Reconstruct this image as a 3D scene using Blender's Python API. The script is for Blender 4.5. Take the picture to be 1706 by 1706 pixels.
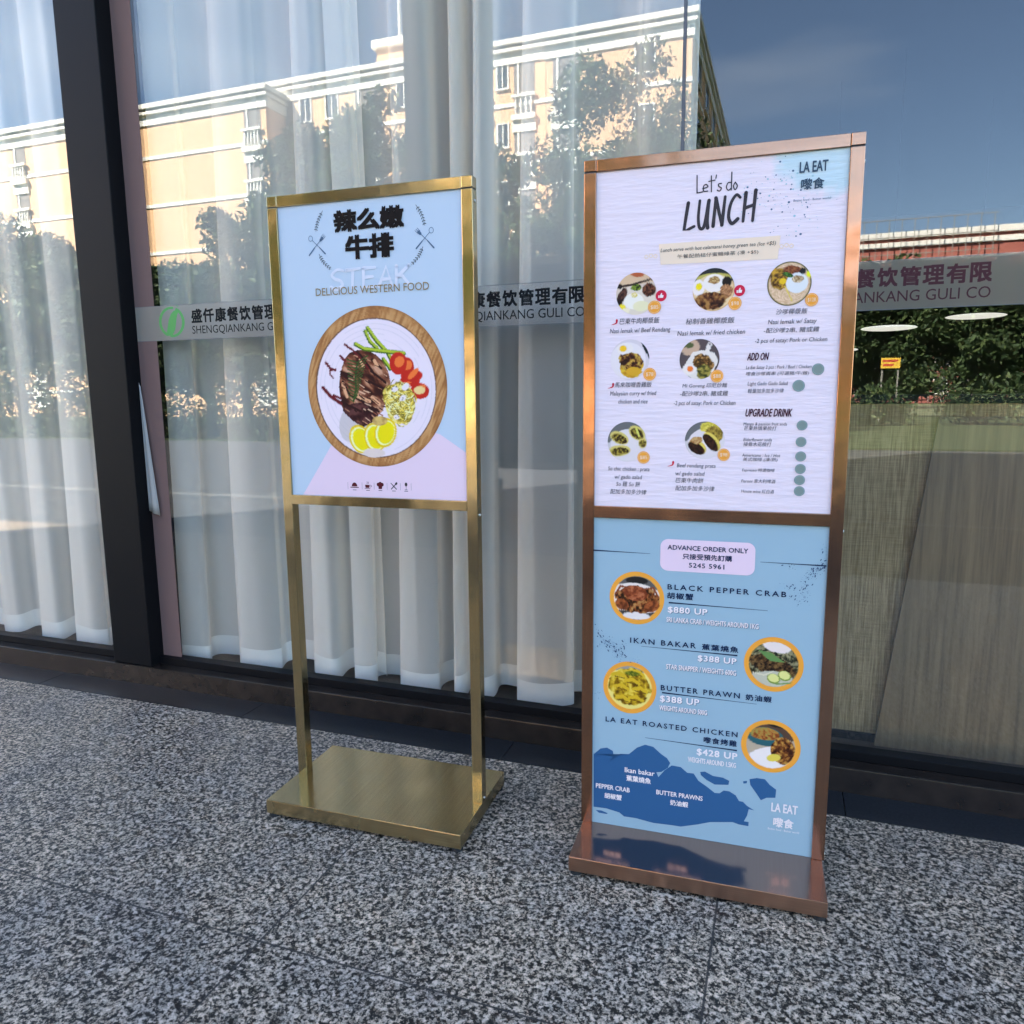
import bpy, bmesh, math, random
import numpy as np
from mathutils import Vector, Matrix, noise as mnoise

scene = bpy.context.scene
for o in list(bpy.data.objects):
    bpy.data.objects.remove(o, do_unlink=True)
COL = scene.collection

# ------------------------------------------------------------------ camera
CAM_H = 1.25
cam_data = bpy.data.cameras.new("camera")
cam_data.sensor_width = 36.0
cam_data.lens = 1254.99 / 1706 * 36.0
cam_data.clip_start = 0.05
cam_data.clip_end = 2000
cam = bpy.data.objects.new("camera", cam_data)
COL.objects.link(cam)
_r = Vector((0.94079982, 0.33882669, -0.00960004))
_u = Vector((-0.04286743, 0.1470264, 0.98820323))
_f = Vector((-0.33624109, 0.9292899, -0.15284704))
cam.matrix_world = Matrix(((_r.x, _u.x, -_f.x, 0), (_r.y, _u.y, -_f.y, 0), (_r.z, _u.z, -_f.z, CAM_H), (0, 0, 0, 1)))
scene.camera = cam

# ------------------------------------------------------------------ sky, sun, exposure
SUN_EL, SUN_AZ = math.radians(44), math.radians(-38)      # azimuth from +Y towards +X
world = bpy.data.worlds.new("World")
scene.world = world
world.use_nodes = True
wn = world.node_tree.nodes
sky = wn.new("ShaderNodeTexSky")
sky.sky_type = 'NISHITA'
sky.sun_disc = False
sky.sun_elevation = SUN_EL
sky.sun_rotation = SUN_AZ
sky.air_density = 1.0
sky.dust_density = 0.1
sky.ozone_density = 3.0
wn["Background"].inputs["Strength"].default_value = 0.053
hsv = wn.new("ShaderNodeHueSaturation")
hsv.inputs["Saturation"].default_value = 0.96
world.node_tree.links.new(sky.outputs[0], hsv.inputs["Color"])
# thin high cloud, a few faint wisps
tcw = wn.new("ShaderNodeTexCoord")
mpw = wn.new("ShaderNodeMapping")
mpw.inputs["Scale"].default_value = (1.6, 1.6, 7.0)
mpw.inputs["Rotation"].default_value = (0.25, 0.35, 0.0)
cln = wn.new("ShaderNodeTexNoise")
cln.inputs["Scale"].default_value = 1.7
cln.inputs["Detail"].default_value = 5
crp = wn.new("ShaderNodeValToRGB")
crp.color_ramp.elements[0].position = 0.52
crp.color_ramp.elements[0].color = (0, 0, 0, 1)
crp.color_ramp.elements[1].position = 0.80
crp.color_ramp.elements[1].color = (0.30, 0.30, 0.30, 1)
cmx = wn.new("ShaderNodeMixRGB")
cmx.inputs[2].default_value = (6.5, 7.0, 7.6, 1)
wl = world.node_tree.links
wl.new(tcw.outputs["Generated"], mpw.inputs["Vector"])
wl.new(mpw.outputs[0], cln.inputs["Vector"])
wl.new(cln.outputs["Fac"], crp.inputs[0])
wl.new(crp.outputs[0], cmx.inputs[0])
wl.new(hsv.outputs[0], cmx.inputs[1])
wl.new(cmx.outputs[0], wn["Background"].inputs[0])
sun_d = bpy.data.lights.new("sun", 'SUN')
sun_d.energy = 5.0
sun_d.angle = math.radians(0.5)
sun_d.color = (1.0, 0.93, 0.82)
sun = bpy.data.objects.new("sun", sun_d)
COL.objects.link(sun)
sv = Vector((math.sin(SUN_AZ) * math.cos(SUN_EL), math.cos(SUN_AZ) * math.cos(SUN_EL), math.sin(SUN_EL)))
sun.rotation_euler = sv.to_track_quat('Z', 'Y').to_euler()
sun.location = sv * 60
scene.view_settings.view_transform = 'Standard'
scene.view_settings.look = 'None'
scene.view_settings.exposure = 3.93
scene.view_settings.gamma = 1.0
scene.cycles.max_bounces = 12
scene.cycles.transparent_max_bounces = 24
scene.cycles.diffuse_bounces = 5
scene.cycles.glossy_bounces = 6
scene.cycles.caustics_reflective = False
scene.cycles.sample_clamp_indirect = 6.0

TEXTS = [
    ('g', '辣么嫩', -0.0994, 0.1119, 1.7077, 0.0551, 'black', 3, 0, 1.0),
    ('g', '牛排', -0.0656, 0.0785, 1.6329, 0.0605, 'black', 3, 0, 1.0),
    ('g', 'DELICIOUS WESTERN FOOD', -0.1705, 0.1841, 1.5375, 0.0205, 'olive', 0, 0, 1.0),
    ('c', 'LA EAT', 0.1843, 0.2444, 1.7502, 0.023, 'slate', 1, 0, 1.0),
    ('c', '嚟食', 0.189, 0.2381, 1.7126, 0.0237, 'slate', 1, 0, 1.0),
    ('c', 'Better food - Better world', 0.1737, 0.2531, 1.688, 0.0046, 'slate', 0, 0, 1.0),
    ('c', 'Lunch serve with hot calamansi honey green tea (Ice +$5)', -0.1291, 0.1389, 1.5949, 0.0084, 'ink', 0, 0.2, 1.0),
    ('c', '午餐配熱桔仔蜜糖綠茶 (凍 +$5)', -0.0882, 0.1003, 1.5755, 0.0112, 'ink', 0, 0, 1.0),
    ('c', '巴東牛肉椰漿飯', -0.2281, -0.1283, 1.4251, 0.015, 'ink', 0, 0.15, 1.0),
    ('c', 'Nasi lemak w/ Beef Rendang', -0.2529, -0.1009, 1.404, 0.0111, 'ink', 0, 0.15, 1.0),
    ('c', '秘制香雞椰漿飯', -0.0645, 0.0517, 1.4187, 0.0146, 'ink', 0, 0.15, 1.0),
    ('c', 'Nasi lemak w/ fried chicken', -0.0838, 0.077, 1.3926, 0.0108, 'ink', 0, 0.15, 1.0),
    ('c', '沙嗲椰漿飯', 0.1458, 0.2161, 1.434, 0.0132, 'ink', 0, 0.15, 1.0),
    ('c', 'Nasi lemak w/ Satay', 0.1285, 0.2373, 1.4124, 0.0104, 'ink', 0, 0.15, 1.0),
    ('c', '-配沙嗲2串, 豬或雞', 0.1196, 0.2443, 1.3913, 0.0126, 'ink', 0, 0.15, 1.0),
    ('c', '-2 pcs of satay: Pork or Chicken', 0.1005, 0.2623, 1.3695, 0.0098, 'ink', 0, 0.15, 1.0),
    ('c', '馬來咖喱香雞飯', -0.2391, -0.1446, 1.2677, 0.0136, 'ink', 0, 0.15, 1.0),
    ('c', 'Malaysian curry w/ fried', -0.2508, -0.1327, 1.2474, 0.0106, 'ink', 0, 0.15, 1.0),
    ('c', 'chicken and rice', -0.2292, -0.1543, 1.2268, 0.0107, 'ink', 0, 0.15, 1.0),
    ('c', 'Mi Goreng 印尼炒麵', -0.0684, 0.0397, 1.2627, 0.0132, 'ink', 0, 0.15, 1.0),
    ('c', '-配沙嗲2串, 豬或雞', -0.0736, 0.0425, 1.2436, 0.0133, 'ink', 0, 0.15, 1.0),
    ('c', '-2 pcs of satay: Pork or Chicken', -0.0889, 0.0605, 1.2222, 0.0103, 'ink', 0, 0.15, 1.0),
    ('c', 'So chic chicken : prata', -0.2541, -0.1464, 1.0538, 0.0102, 'ink', 0, 0.15, 1.0),
    ('c', 'w/ gado salad', -0.2363, -0.165, 1.0326, 0.0102, 'ink', 0, 0.15, 1.0),
    ('c', 'So 雞 So 餅', -0.2322, -0.1697, 1.0125, 0.0134, 'ink', 0, 0.15, 1.0),
    ('c', '配加多加多沙律', -0.2476, -0.1529, 0.9918, 0.0135, 'ink', 0, 0.15, 1.0),
    ('c', 'Beef rendang prata', -0.0774, 0.0179, 1.0655, 0.0099, 'ink', 0, 0.15, 1.0),
    ('c', 'w/ gado salad', -0.0807, -0.0081, 1.0451, 0.0099, 'ink', 0, 0.15, 1.0),
    ('c', '巴東牛肉餅', -0.0795, -0.0105, 1.0258, 0.013, 'ink', 0, 0.15, 1.0),
    ('c', '配加多加多沙律', -0.0798, 0.0172, 1.0057, 0.0131, 'ink', 0, 0.15, 1.0),
    ('c', 'La Eat Satay 2 pcs : Pork / Beef / Chicken', 0.082, 0.2308, 1.3078, 0.0078, 'ink', 0, 0.15, 1.0),
    ('c', '嚟食沙嗲兩串 (可選豬/牛/雞)', 0.0822, 0.2259, 1.2906, 0.0106, 'ink', 0, 0.15, 1.0),
    ('c', 'Light Gado Gado Salad', 0.0873, 0.1798, 1.2686, 0.0086, 'ink', 0, 0.15, 1.0),
    ('c', '輕量加多加多沙律', 0.088, 0.1712, 1.25, 0.0108, 'ink', 0, 0.15, 1.0),
    ('c', 'Mango & passion fruit soda', 0.0809, 0.1819, 1.1717, 0.0073, 'ink', 0, 0.15, 1.0),
    ('c', '芒果熱情果梳打', 0.0831, 0.1588, 1.1597, 0.0102, 'ink', 0, 0.15, 1.0),
    ('c', 'Elderflower soda', 0.0823, 0.1489, 1.1333, 0.0074, 'ink', 0, 0.15, 1.0),
    ('c', '接骨木花梳打', 0.0827, 0.1484, 1.1206, 0.0103, 'ink', 0, 0.15, 1.0),
    ('c', 'Americano : Ice / Hot', 0.0802, 0.1699, 1.095, 0.0074, 'ink', 0, 0.15, 1.0),
    ('c', '美式咖啡 (凍/熱)', 0.0823, 0.1637, 1.0825, 0.0104, 'ink', 0, 0.15, 1.0),
    ('c', 'Espresso 特濃咖啡', 0.0815, 0.1586, 1.0566, 0.0097, 'ink', 0, 0.15, 1.0),
    ('c', 'Peroni 意大利啤酒', 0.0807, 0.1617, 1.03, 0.0097, 'ink', 0, 0.15, 1.0),
    ('c', 'House wine 紅白酒', 0.0816, 0.1593, 1.0046, 0.0098, 'ink', 0, 0.15, 1.0),
    ('c', 'ADD ON', 0.084, 0.134, 1.3289, 0.0171, 'wine', 1, 0.3, 1.0),
    ('c', 'UPGRADE DRINK', 0.0853, 0.1927, 1.1936, 0.0181, 'wine', 1, 0.3, 1.0),
    ('c', 'ADVANCE ORDER ONLY', -0.0959, 0.1038, 0.8513, 0.0118, 'navy', 1, 0, 1.0),
    ('c', '只接受預先訂購', -0.0569, 0.0652, 0.8276, 0.0149, 'navy', 1, 0, 1.0),
    ('c', '5245 5961', -0.0407, 0.0471, 0.8066, 0.0118, 'navy', 1, 0, 1.1),
    ('c', 'BLACK PEPPER CRAB', -0.0936, 0.1988, 0.7448, 0.0134, 'navy', 1, 0, 1.35),
    ('c', '胡椒蟹', -0.0941, -0.0279, 0.7197, 0.017, 'navy', 1, 0, 1.2),
    ('c', '$880 UP', -0.0914, 0.0085, 0.6829, 0.0151, 'white', 2, 0, 1.1),
    ('c', 'SRI LANKA CRAB / WEIGHTS AROUND 1KG', -0.0947, 0.136, 0.6566, 0.0129, 'white', 1, 0, 1.0),
    ('c', 'IKAN BAKAR', -0.1893, -0.0177, 0.5906, 0.014, 'navy', 1, 0, 1.3),
    ('c', '蕉葉燒魚', -0.0018, 0.0889, 0.5887, 0.0161, 'navy', 1, 0, 1.2),
    ('c', '$388 UP', -0.0114, 0.0852, 0.5577, 0.0152, 'white', 2, 0, 1.1),
    ('c', 'STAR SNAPPER / WEIGHTS 600G', -0.0927, 0.0856, 0.527, 0.0132, 'white', 1, 0, 1.0),
    ('c', 'BUTTER PRAWN', -0.1054, 0.0969, 0.4661, 0.0141, 'navy', 1, 0, 1.3),
    ('c', '奶油蝦', 0.1117, 0.1752, 0.464, 0.0162, 'navy', 1, 0, 1.15),
    ('c', '$388 UP', -0.1067, -0.0051, 0.4344, 0.0165, 'white', 2, 0, 1.1),
    ('c', 'WEIGHTS AROUND 500G', -0.1078, 0.0157, 0.4098, 0.0131, 'white', 1, 0, 1.0),
    ('c', 'LA EAT ROASTED CHICKEN', -0.2537, 0.0949, 0.3589, 0.0137, 'navy', 1, 0, 1.3),
    ('c', '嚟食烤雞', 0.0099, 0.0937, 0.3321, 0.0168, 'navy', 1, 0, 1.2),
    ('c', '$428 UP', -0.0068, 0.0961, 0.2966, 0.0169, 'white', 2, 0, 1.1),
    ('c', 'WEIGHTS AROUND 1.5KG', -0.0295, 0.0937, 0.2728, 0.0136, 'white', 1, 0, 1.0),
    ('c', 'Ikan bakar', -0.1989, -0.1178, 0.2174, 0.014, 'white', 1, 0, 1.0),
    ('c', '蕉葉燒魚', -0.1941, -0.1274, 0.1923, 0.0168, 'white', 1, 0, 1.0),
    ('c', 'PEPPER CRAB', -0.2794, -0.1847, 0.1586, 0.0131, 'white', 1, 0, 1.0),
    ('c', '胡椒蟹', -0.2547, -0.2069, 0.1308, 0.0162, 'white', 1, 0, 1.0),
    ('c', 'BUTTER PRAWNS', -0.1114, 0.0115, 0.1659, 0.0127, 'white', 1, 0, 1.0),
    ('c', '奶油蝦', -0.0737, -0.0262, 0.1399, 0.0158, 'white', 1, 0, 1.0),
    ('c', 'LA EAT', 0.1871, 0.2508, 0.1662, 0.0235, 'white', 1, 0, 1.0),
    ('c', '嚟食', 0.1937, 0.2427, 0.124, 0.0261, 'white', 1, 0, 1.0),
    ('c', 'Better food - Better world', 0.1804, 0.2571, 0.1135, 0.0059, 'white', 0, 0, 1.0),
]
DISCS = [
    ('g', 'steak', 0.0091, 1.2762, 0.2216, 0.2261),
    ('c', 'dish0', -0.1876, 1.4988, 0.0504, 0.0511),
    ('c', 'dish1', -0.0002, 1.4994, 0.0495, 0.0506),
    ('c', 'dish2', 0.1725, 1.5044, 0.0492, 0.0506),
    ('c', 'dish3', -0.2013, 1.3372, 0.0494, 0.0507),
    ('c', 'dish4', -0.0291, 1.3343, 0.0481, 0.0489),
    ('c', 'dish5', -0.2054, 1.1285, 0.0506, 0.0515),
    ('c', 'dish6', -0.0107, 1.1341, 0.0485, 0.047),
    ('c', 'price', -0.1415, 1.4641, 0.0163, 0.016),
    ('c', 'price', 0.0511, 1.4648, 0.0153, 0.0154),
    ('c', 'price', 0.2237, 1.4654, 0.0147, 0.0152),
    ('c', 'price', -0.1505, 1.2997, 0.016, 0.016),
    ('c', 'price', 0.0144, 1.2924, 0.0153, 0.0156),
    ('c', 'price', -0.1622, 1.089, 0.0159, 0.016),
    ('c', 'price', 0.0366, 1.0988, 0.0149, 0.0155),
    ('c', 'thumb', -0.1256, 1.491, 0.0135, 0.0136),
    ('c', 'thumb', 0.0607, 1.4942, 0.0127, 0.0132),
    ('c', 'grey', 0.2455, 1.3045, 0.0137, 0.0137),
    ('c', 'grey', 0.2041, 1.2665, 0.014, 0.0139),
    ('c', 'grey', 0.2161, 1.1723, 0.0123, 0.0121),
    ('c', 'grey', 0.2156, 1.1325, 0.0123, 0.0121),
    ('c', 'grey', 0.2165, 1.0974, 0.0124, 0.0121),
    ('c', 'grey', 0.2169, 1.0669, 0.0124, 0.0122),
    ('c', 'grey', 0.2165, 1.0398, 0.0125, 0.0123),
    ('c', 'grey', 0.217, 1.0126, 0.0125, 0.0123),
    ('c', 'crab', -0.1742, 0.7148, 0.0724, 0.072),
    ('c', 'fish', 0.176, 0.5662, 0.072, 0.0725),
    ('c', 'prawn', -0.1894, 0.4631, 0.0722, 0.0736),
    ('c', 'chicken', 0.1778, 0.3447, 0.0731, 0.0718),
]
PTS = {
    'island': [(-0.287, 0.2566), (-0.2675, 0.2762), (-0.2494, 0.2812), (-0.2334, 0.2739), (-0.2296, 0.2577), (-0.2399, 0.2418), (-0.2503, 0.234), (-0.2198, 0.2615), (-0.2131, 0.2682), (-0.1885, 0.2708), (-0.1666, 0.2928), (-0.1448, 0.3043), (-0.1228, 0.3013), (-0.1007, 0.2833), (-0.0853, 0.2739), (-0.0764, 0.2611), (-0.0825, 0.2461), (-0.0996, 0.2318), (-0.1127, 0.2289), (-0.1072, 0.2155), (-0.091, 0.2378), (-0.0719, 0.2548), (-0.0482, 0.2536), (-0.0308, 0.2399), (-0.0138, 0.2401), (-0.0005, 0.2212), (0.021, 0.2083), (0.0424, 0.1931), (0.0549, 0.1942), (0.0651, 0.2037), (0.0796, 0.2037), (0.0964, 0.1949), (0.1052, 0.1801), (0.1155, 0.1795), (0.1261, 0.1697), (0.1448, 0.16), (0.1305, 0.1613), (0.1271, 0.1422), (0.1195, 0.1246), (0.1318, 0.1244), (0.1314, 0.1127), (0.1075, 0.1132), (0.0908, 0.1172), (0.0324, 0.107), (-0.0013, 0.094), (-0.0441, 0.0803), (-0.0658, 0.0803), (-0.1186, 0.0782), (-0.1678, 0.0842), (-0.1994, 0.0836), (-0.2132, 0.0935), (-0.2499, 0.0995), (-0.2859, 0.0984)],
    'isle1': [(0.003, 0.2473), (0.0155, 0.2502), (0.0368, 0.2409), (0.0618, 0.2401), (0.0786, 0.2335), (0.0769, 0.2218), (0.0417, 0.2171), (0.0204, 0.2268), (0.0053, 0.2384)],
    'isle2': [(0.1134, 0.2376), (0.1235, 0.2405), (0.1229, 0.2336), (0.1148, 0.2314)],
    'isle3': [(0.1294, 0.246), (0.1474, 0.252), (0.1676, 0.2519), (0.1802, 0.238), (0.1966, 0.227), (0.1955, 0.2042), (0.1736, 0.2006), (0.1599, 0.1915), (0.147, 0.21), (0.132, 0.2304)],
    'isle4': [(-0.2798, 0.0895), (-0.2636, 0.0908), (-0.2451, 0.0856), (-0.2488, 0.0825), (-0.2705, 0.0827)],
    'pink': [(-0.2482, 0.9603), (-0.1395, 1.1161), (0.0141, 1.201), (0.2058, 1.1445), (0.2865, 1.0936), (0.2838, 0.9576)],
    'tape': [(-0.1338, 1.6142), (0.1487, 1.615), (0.1443, 1.5625), (-0.1285, 1.5655)],
    'rule0': [(-0.2915, 0.8383), (-0.1405, 0.837)],
    'rule1': [(0.2878, 0.83), (0.1339, 0.8309)],
    'rule2': [(-0.0901, 0.7087), (0.1565, 0.7062)],
    'rule3': [(0.0874, 0.581), (-0.1595, 0.5829)],
    'rule4': [(-0.1022, 0.4589), (0.1394, 0.4554)],
    'rule5': [(0.0953, 0.3214), (-0.1451, 0.3249)],
    'pill': [(-0.1144, 0.8313), (0.1212, 0.8389), (0.0011, 0.8783), (0.0035, 0.7941)],
    'chilli': [(-0.241, 1.4305), (-0.2487, 1.2713)],
    'chilli2': [(-0.0925, 1.0731)],
    'lets': [(-0.0482, 1.7261), (0.0471, 1.7258)],
    'letsH': [(0.0008, 1.7258), (-0.0004, 1.7656)],
    'lunch': [(-0.0792, 1.6389), (0.0736, 1.6511)],
    'lunchT': [(-0.0643, 1.7101), (0.0772, 1.7161)],
    'steakw': [(-0.1262, 1.5653), (0.1279, 1.5586)],
    'steakwT': [(-0.0109, 1.5592), (-0.0089, 1.6036)],
    'br1': [(-0.137, 1.768), (-0.1537, 1.7414), (-0.1622, 1.7146)],
    'br2': [(-0.1545, 1.6521), (-0.1414, 1.6288), (-0.1178, 1.6083)],
    'br3': [(0.1507, 1.7602), (0.1675, 1.7344), (0.176, 1.7045)],
    'br4': [(0.1687, 1.6509), (0.1567, 1.6286), (0.1333, 1.6061)],
    'x1': [(-0.1602, 1.6766)],
    'x2': [(0.175, 1.6718)],
    'icons': [(-0.0715, 0.9934), (-0.0276, 0.9931), (0.0129, 0.9939), (0.0567, 0.994), (0.0959, 0.9944)],
    'iconh': [(0.0135, 1.0076), (0.0125, 0.9817)],
    'seps': [(-0.0935, 0.9928), (-0.0464, 0.9934), (-0.0069, 0.9937), (0.0351, 0.9942), (0.0777, 0.9946), (0.1119, 0.9949)],
    'spl1': [(0.2813, 0.8795), (0.2872, 0.8281), (0.2608, 0.8153), (0.2415, 0.7916), (0.2395, 0.7614), (0.2333, 0.7306), (0.2058, 0.8224), (0.2194, 0.7485), (0.2046, 0.7702)],
    'spl2': [(-0.2802, 0.6208), (-0.2596, 0.5893), (-0.2433, 0.5825), (-0.2269, 0.5632), (-0.2166, 0.5433), (-0.2072, 0.59), (-0.1825, 0.5384), (-0.2757, 0.571), (-0.2788, 0.4393)],
    'speck': [(0.0883, 1.7347), (0.1314, 1.7309), (0.1575, 1.7517), (0.1286, 1.7038), (0.1054, 1.698), (0.1789, 1.6996), (0.1469, 1.6396), (0.2116, 1.6523)],
    'lunchbox': [(-0.1526, 1.5862), (0.1626, 1.59)],
    'water': [(0.0861, 1.7934), (0.1024, 1.6746), (0.1793, 1.6918), (0.2748, 1.6647)],
}
YG, Y1, Y2, Y3 = 2.5245, 2.2908, 2.4379, 2.4995     # glass, paving edge, sill face, frame face
ZS, ZR = 0.0816, 0.1122                             # sill top, frame rail top
random.seed(5)
rng = np.random.default_rng(5)


# ------------------------------------------------------------------ helpers
def lin(c):
    return tuple((x / 12.92 if x <= 0.04045 else ((x + 0.055) / 1.055) ** 2.4) for x in c)


PAPER_READS = (224, 240, 262)


def ink(r, g, b):
    """printed colour: 8-bit sRGB of a print whose white reads 226,224,250 in open shade"""
    w = lin(tuple(x / 255 for x in PAPER_READS))
    c = lin((r / 255, g / 255, b / 255))
    return tuple(min(0.85, 0.8 * a / q) for a, q in zip(c, w))


def mat(name, color, rough=0.5, metal=0.0, spec=0.5):
    m = bpy.data.materials.new(name)
    m.use_nodes = True
    b = m.node_tree.nodes["Principled BSDF"]
    b.inputs["Base Color"].default_value = (*color, 1)
    b.inputs["Roughness"].default_value = rough
    b.inputs["Metallic"].default_value = metal
    b.inputs["Specular IOR Level"].default_value = spec
    return m


def nodes(m):
    return m.node_tree.nodes, m.node_tree.links, m.node_tree.nodes["Principled BSDF"]


def noise_node(m, scale, detail=3, rough=0.55, vec=None, coord="Object"):
    n, l, b = nodes(m)
    t = n.new("ShaderNodeTexNoise")
    t.inputs["Scale"].default_value = scale
    t.inputs["Detail"].default_value = detail
    t.inputs["Roughness"].default_value = rough
    if vec is None:
        tc = n.new("ShaderNodeTexCoord")
        vec = tc.outputs[coord]
    l.new(vec, t.inputs["Vector"])
    return t


def mapping(m, scale, coord="Object"):
    n, l, b = nodes(m)
    tc = n.new("ShaderNodeTexCoord")
    mp = n.new("ShaderNodeMapping")
    mp.inputs["Scale"].default_value = scale
    l.new(tc.outputs[coord], mp.inputs["Vector"])
    return mp.outputs[0]


def ramp(m, fac, stops, interp='LINEAR'):
    n, l, b = nodes(m)
    r = n.new("ShaderNodeValToRGB")
    r.color_ramp.interpolation = interp
    els = r.color_ramp.elements
    while len(els) < len(stops):
        els.new(0.5)
    for e, (p, c) in zip(els, stops):
        e.position = p
        e.color = (*c, 1) if len(c) == 3 else c
    l.new(fac, r.inputs[0])
    return r


def bump(m, height, strength=0.2, dist=0.001):
    n, l, b = nodes(m)
    bp = n.new("ShaderNodeBump")
    bp.inputs["Strength"].default_value = strength
    bp.inputs["Distance"].default_value = dist
    l.new(height, bp.inputs["Height"])
    l.new(bp.outputs[0], b.inputs["Normal"])
    return bp


def varied(name, c0, c1, scale, rough=0.6, detail=4, bumpy=0.0, dist=0.002, spec=0.4):
    m = mat(name, c0, rough, 0, spec)
    n, l, b = nodes(m)
    t = noise_node(m, scale, detail)
    r = ramp(m, t.outputs["Fac"], [(0.3, c0), (0.7, c1)])
    l.new(r.outputs[0], b.inputs["Base Color"])
    if bumpy:
        bump(m, t.outputs["Fac"], bumpy, dist)
    return m


def link(name, bm_or_mesh, m, parent=None, smooth=False):
    if isinstance(bm_or_mesh, bmesh.types.BMesh):
        me = bpy.data.meshes.new(name)
        bm_or_mesh.normal_update()
        bm_or_mesh.to_mesh(me)
        bm_or_mesh.free()
    else:
        me = bm_or_mesh
        me.name = name
    for mm in (m if isinstance(m, (list, tuple)) else [m]):
        me.materials.append(mm)
    if smooth:
        me.polygons.foreach_set("use_smooth", [True] * len(me.polygons))
    o = bpy.data.objects.new(name, me)
    COL.objects.link(o)
    if parent is not None:
        o.parent = parent
    return o


def thing(name, label, cat, loc=(0, 0, 0), rz=0.0, group=None):
    o = bpy.data.objects.new(name, None)
    o.empty_display_size = 0.1
    COL.objects.link(o)
    o.location = loc
    o.rotation_euler = (0, 0, rz)
    return tag(o, label, cat, group)


def tag(o, label, cat, group=None):
    o["label"] = label
    o["category"] = cat
    if group:
        o["group"] = group
    return o


def structure(o):
    o["kind"] = "structure"
    return o


def box(bm, x0, x1, y0, y1, z0, z1, bev=0.0):
    r = bmesh.ops.create_cube(bm, size=1)
    for v in r["verts"]:
        v.co = Vector(((x0 + x1) / 2 + v.co.x * (x1 - x0), (y0 + y1) / 2 + v.co.y * (y1 - y0), (z0 + z1) / 2 + v.co.z * (z1 - z0)))
    if bev:
        es = list({e for v in r["verts"] for e in v.link_edges})
        bmesh.ops.bevel(bm, geom=es, offset=bev, segments=2, affect='EDGES', profile=0.6)
    return bm


def boxes(*args, bev=0.0):
    bm = bmesh.new()
    for a in args:
        box(bm, *a, bev=bev)
    return bm


def cyl(bm, p0, p1, r0, r1=None, seg=16):
    p0, p1 = Vector(p0), Vector(p1)
    d = p1 - p0
    mtx = Matrix.Translation((p0 + p1) / 2) @ d.to_track_quat('Z', 'Y').to_matrix().to_4x4()
    bmesh.ops.create_cone(bm, cap_ends=True, segments=seg, radius1=r0, radius2=r0 if r1 is None else r1, depth=d.length, matrix=mtx)
    return bm


def raw(name, verts, faces, m, parent=None):
    me = bpy.data.meshes.new(name)
    me.from_pydata([tuple(v) for v in verts], [], faces)
    me.update()
    return link(name, me, m, parent)


# ------------------------------------------------------------------ flat printed artwork, in sign coordinates (x across, z up)
class Flat:
    """collects flat shapes of one printed colour; each new shape sits 0.02 mm in front of the one before"""

    def __init__(self, y):
        self.v, self.f, self.y, self.n = [], [], y, 0

    def poly(self, pts):
        k = len(self.v)
        y = self.y - 2e-5 * (self.n % 12)
        self.n += 1
        self.v += [(p[0], y, p[1]) for p in pts]
        area = sum(pts[i][0] * pts[(i + 1) % len(pts)][1] - pts[(i + 1) % len(pts)][0] * pts[i][1] for i in range(len(pts)))
        idx = list(range(k, k + len(pts)))
        self.f.append(idx if area > 0 else idx[::-1])

    def ell(self, cx, cz, rx, rz, seg=28, ang=0.0):
        c, s = math.cos(ang), math.sin(ang)
        self.poly([(cx + c * rx * math.cos(t) - s * rz * math.sin(t), cz + s * rx * math.cos(t) + c * rz * math.sin(t)) for t in [2 * math.pi * i / seg for i in range(seg)]])

    def ring(self, cx, cz, rx, rz, w, seg=40):
        for i in range(seg):
            a, b = 2 * math.pi * i / seg, 2 * math.pi * (i + 1) / seg
            self.n = 0
            self.poly([(cx + rx * math.cos(a), cz + rz * math.sin(a)), (cx + rx * math.cos(b), cz + rz * math.sin(b)),
                       (cx + (rx - w) * math.cos(b), cz + (rz - w) * math.sin(b)), (cx + (rx - w) * math.cos(a), cz + (rz - w) * math.sin(a))])

    def stroke(self, pts, w0, w1=None, cap=True):
        w1 = w0 if w1 is None else w1
        n = len(pts)
        L, R = [], []
        for i, p in enumerate(pts):
            a, b = pts[max(0, i - 1)], pts[min(n - 1, i + 1)]
            dx, dz = b[0] - a[0], b[1] - a[1]
            q = math.hypot(dx, dz) or 1
            w = (w0 + (w1 - w0) * i / max(1, n - 1)) / 2
            L.append((p[0] - dz / q * w, p[1] + dx / q * w))
            R.append((p[0] + dz / q * w, p[1] - dx / q * w))
        self.n += 1
        for i in range(n - 1):
            m_ = self.n
            self.poly([L[i], R[i], R[i + 1], L[i + 1]])
            self.n = m_
        if cap:
            self.ell(pts[0][0], pts[0][1], w0 / 2, w0 / 2, 10)
            self.ell(pts[-1][0], pts[-1][1], w1 / 2, w1 / 2, 10)

    def curve(self, pts, w0, w1=None, n=14, cap=True):
        """smooth stroke through control points (Catmull-Rom)"""
        P = [pts[0]] + list(pts) + [pts[-1]]
        out = []
        for i in range(1, len(P) - 2):
            for k in range(n):
                t = k / n
                out.append(tuple(0.5 * (2 * P[i][j] + (P[i + 1][j] - P[i - 1][j]) * t + (2 * P[i - 1][j] - 5 * P[i][j] + 4 * P[i + 1][j] - P[i + 2][j]) * t * t + (3 * P[i][j] - P[i - 1][j] - 3 * P[i + 1][j] + P[i + 2][j]) * t ** 3) for j in (0, 1)))
        out.append(tuple(pts[-1]))
        self.stroke(out, w0, w1, cap)

    def build(self, name, m, parent):
        return raw(name, self.v, self.f, m, parent)


_glyph = {}


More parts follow.
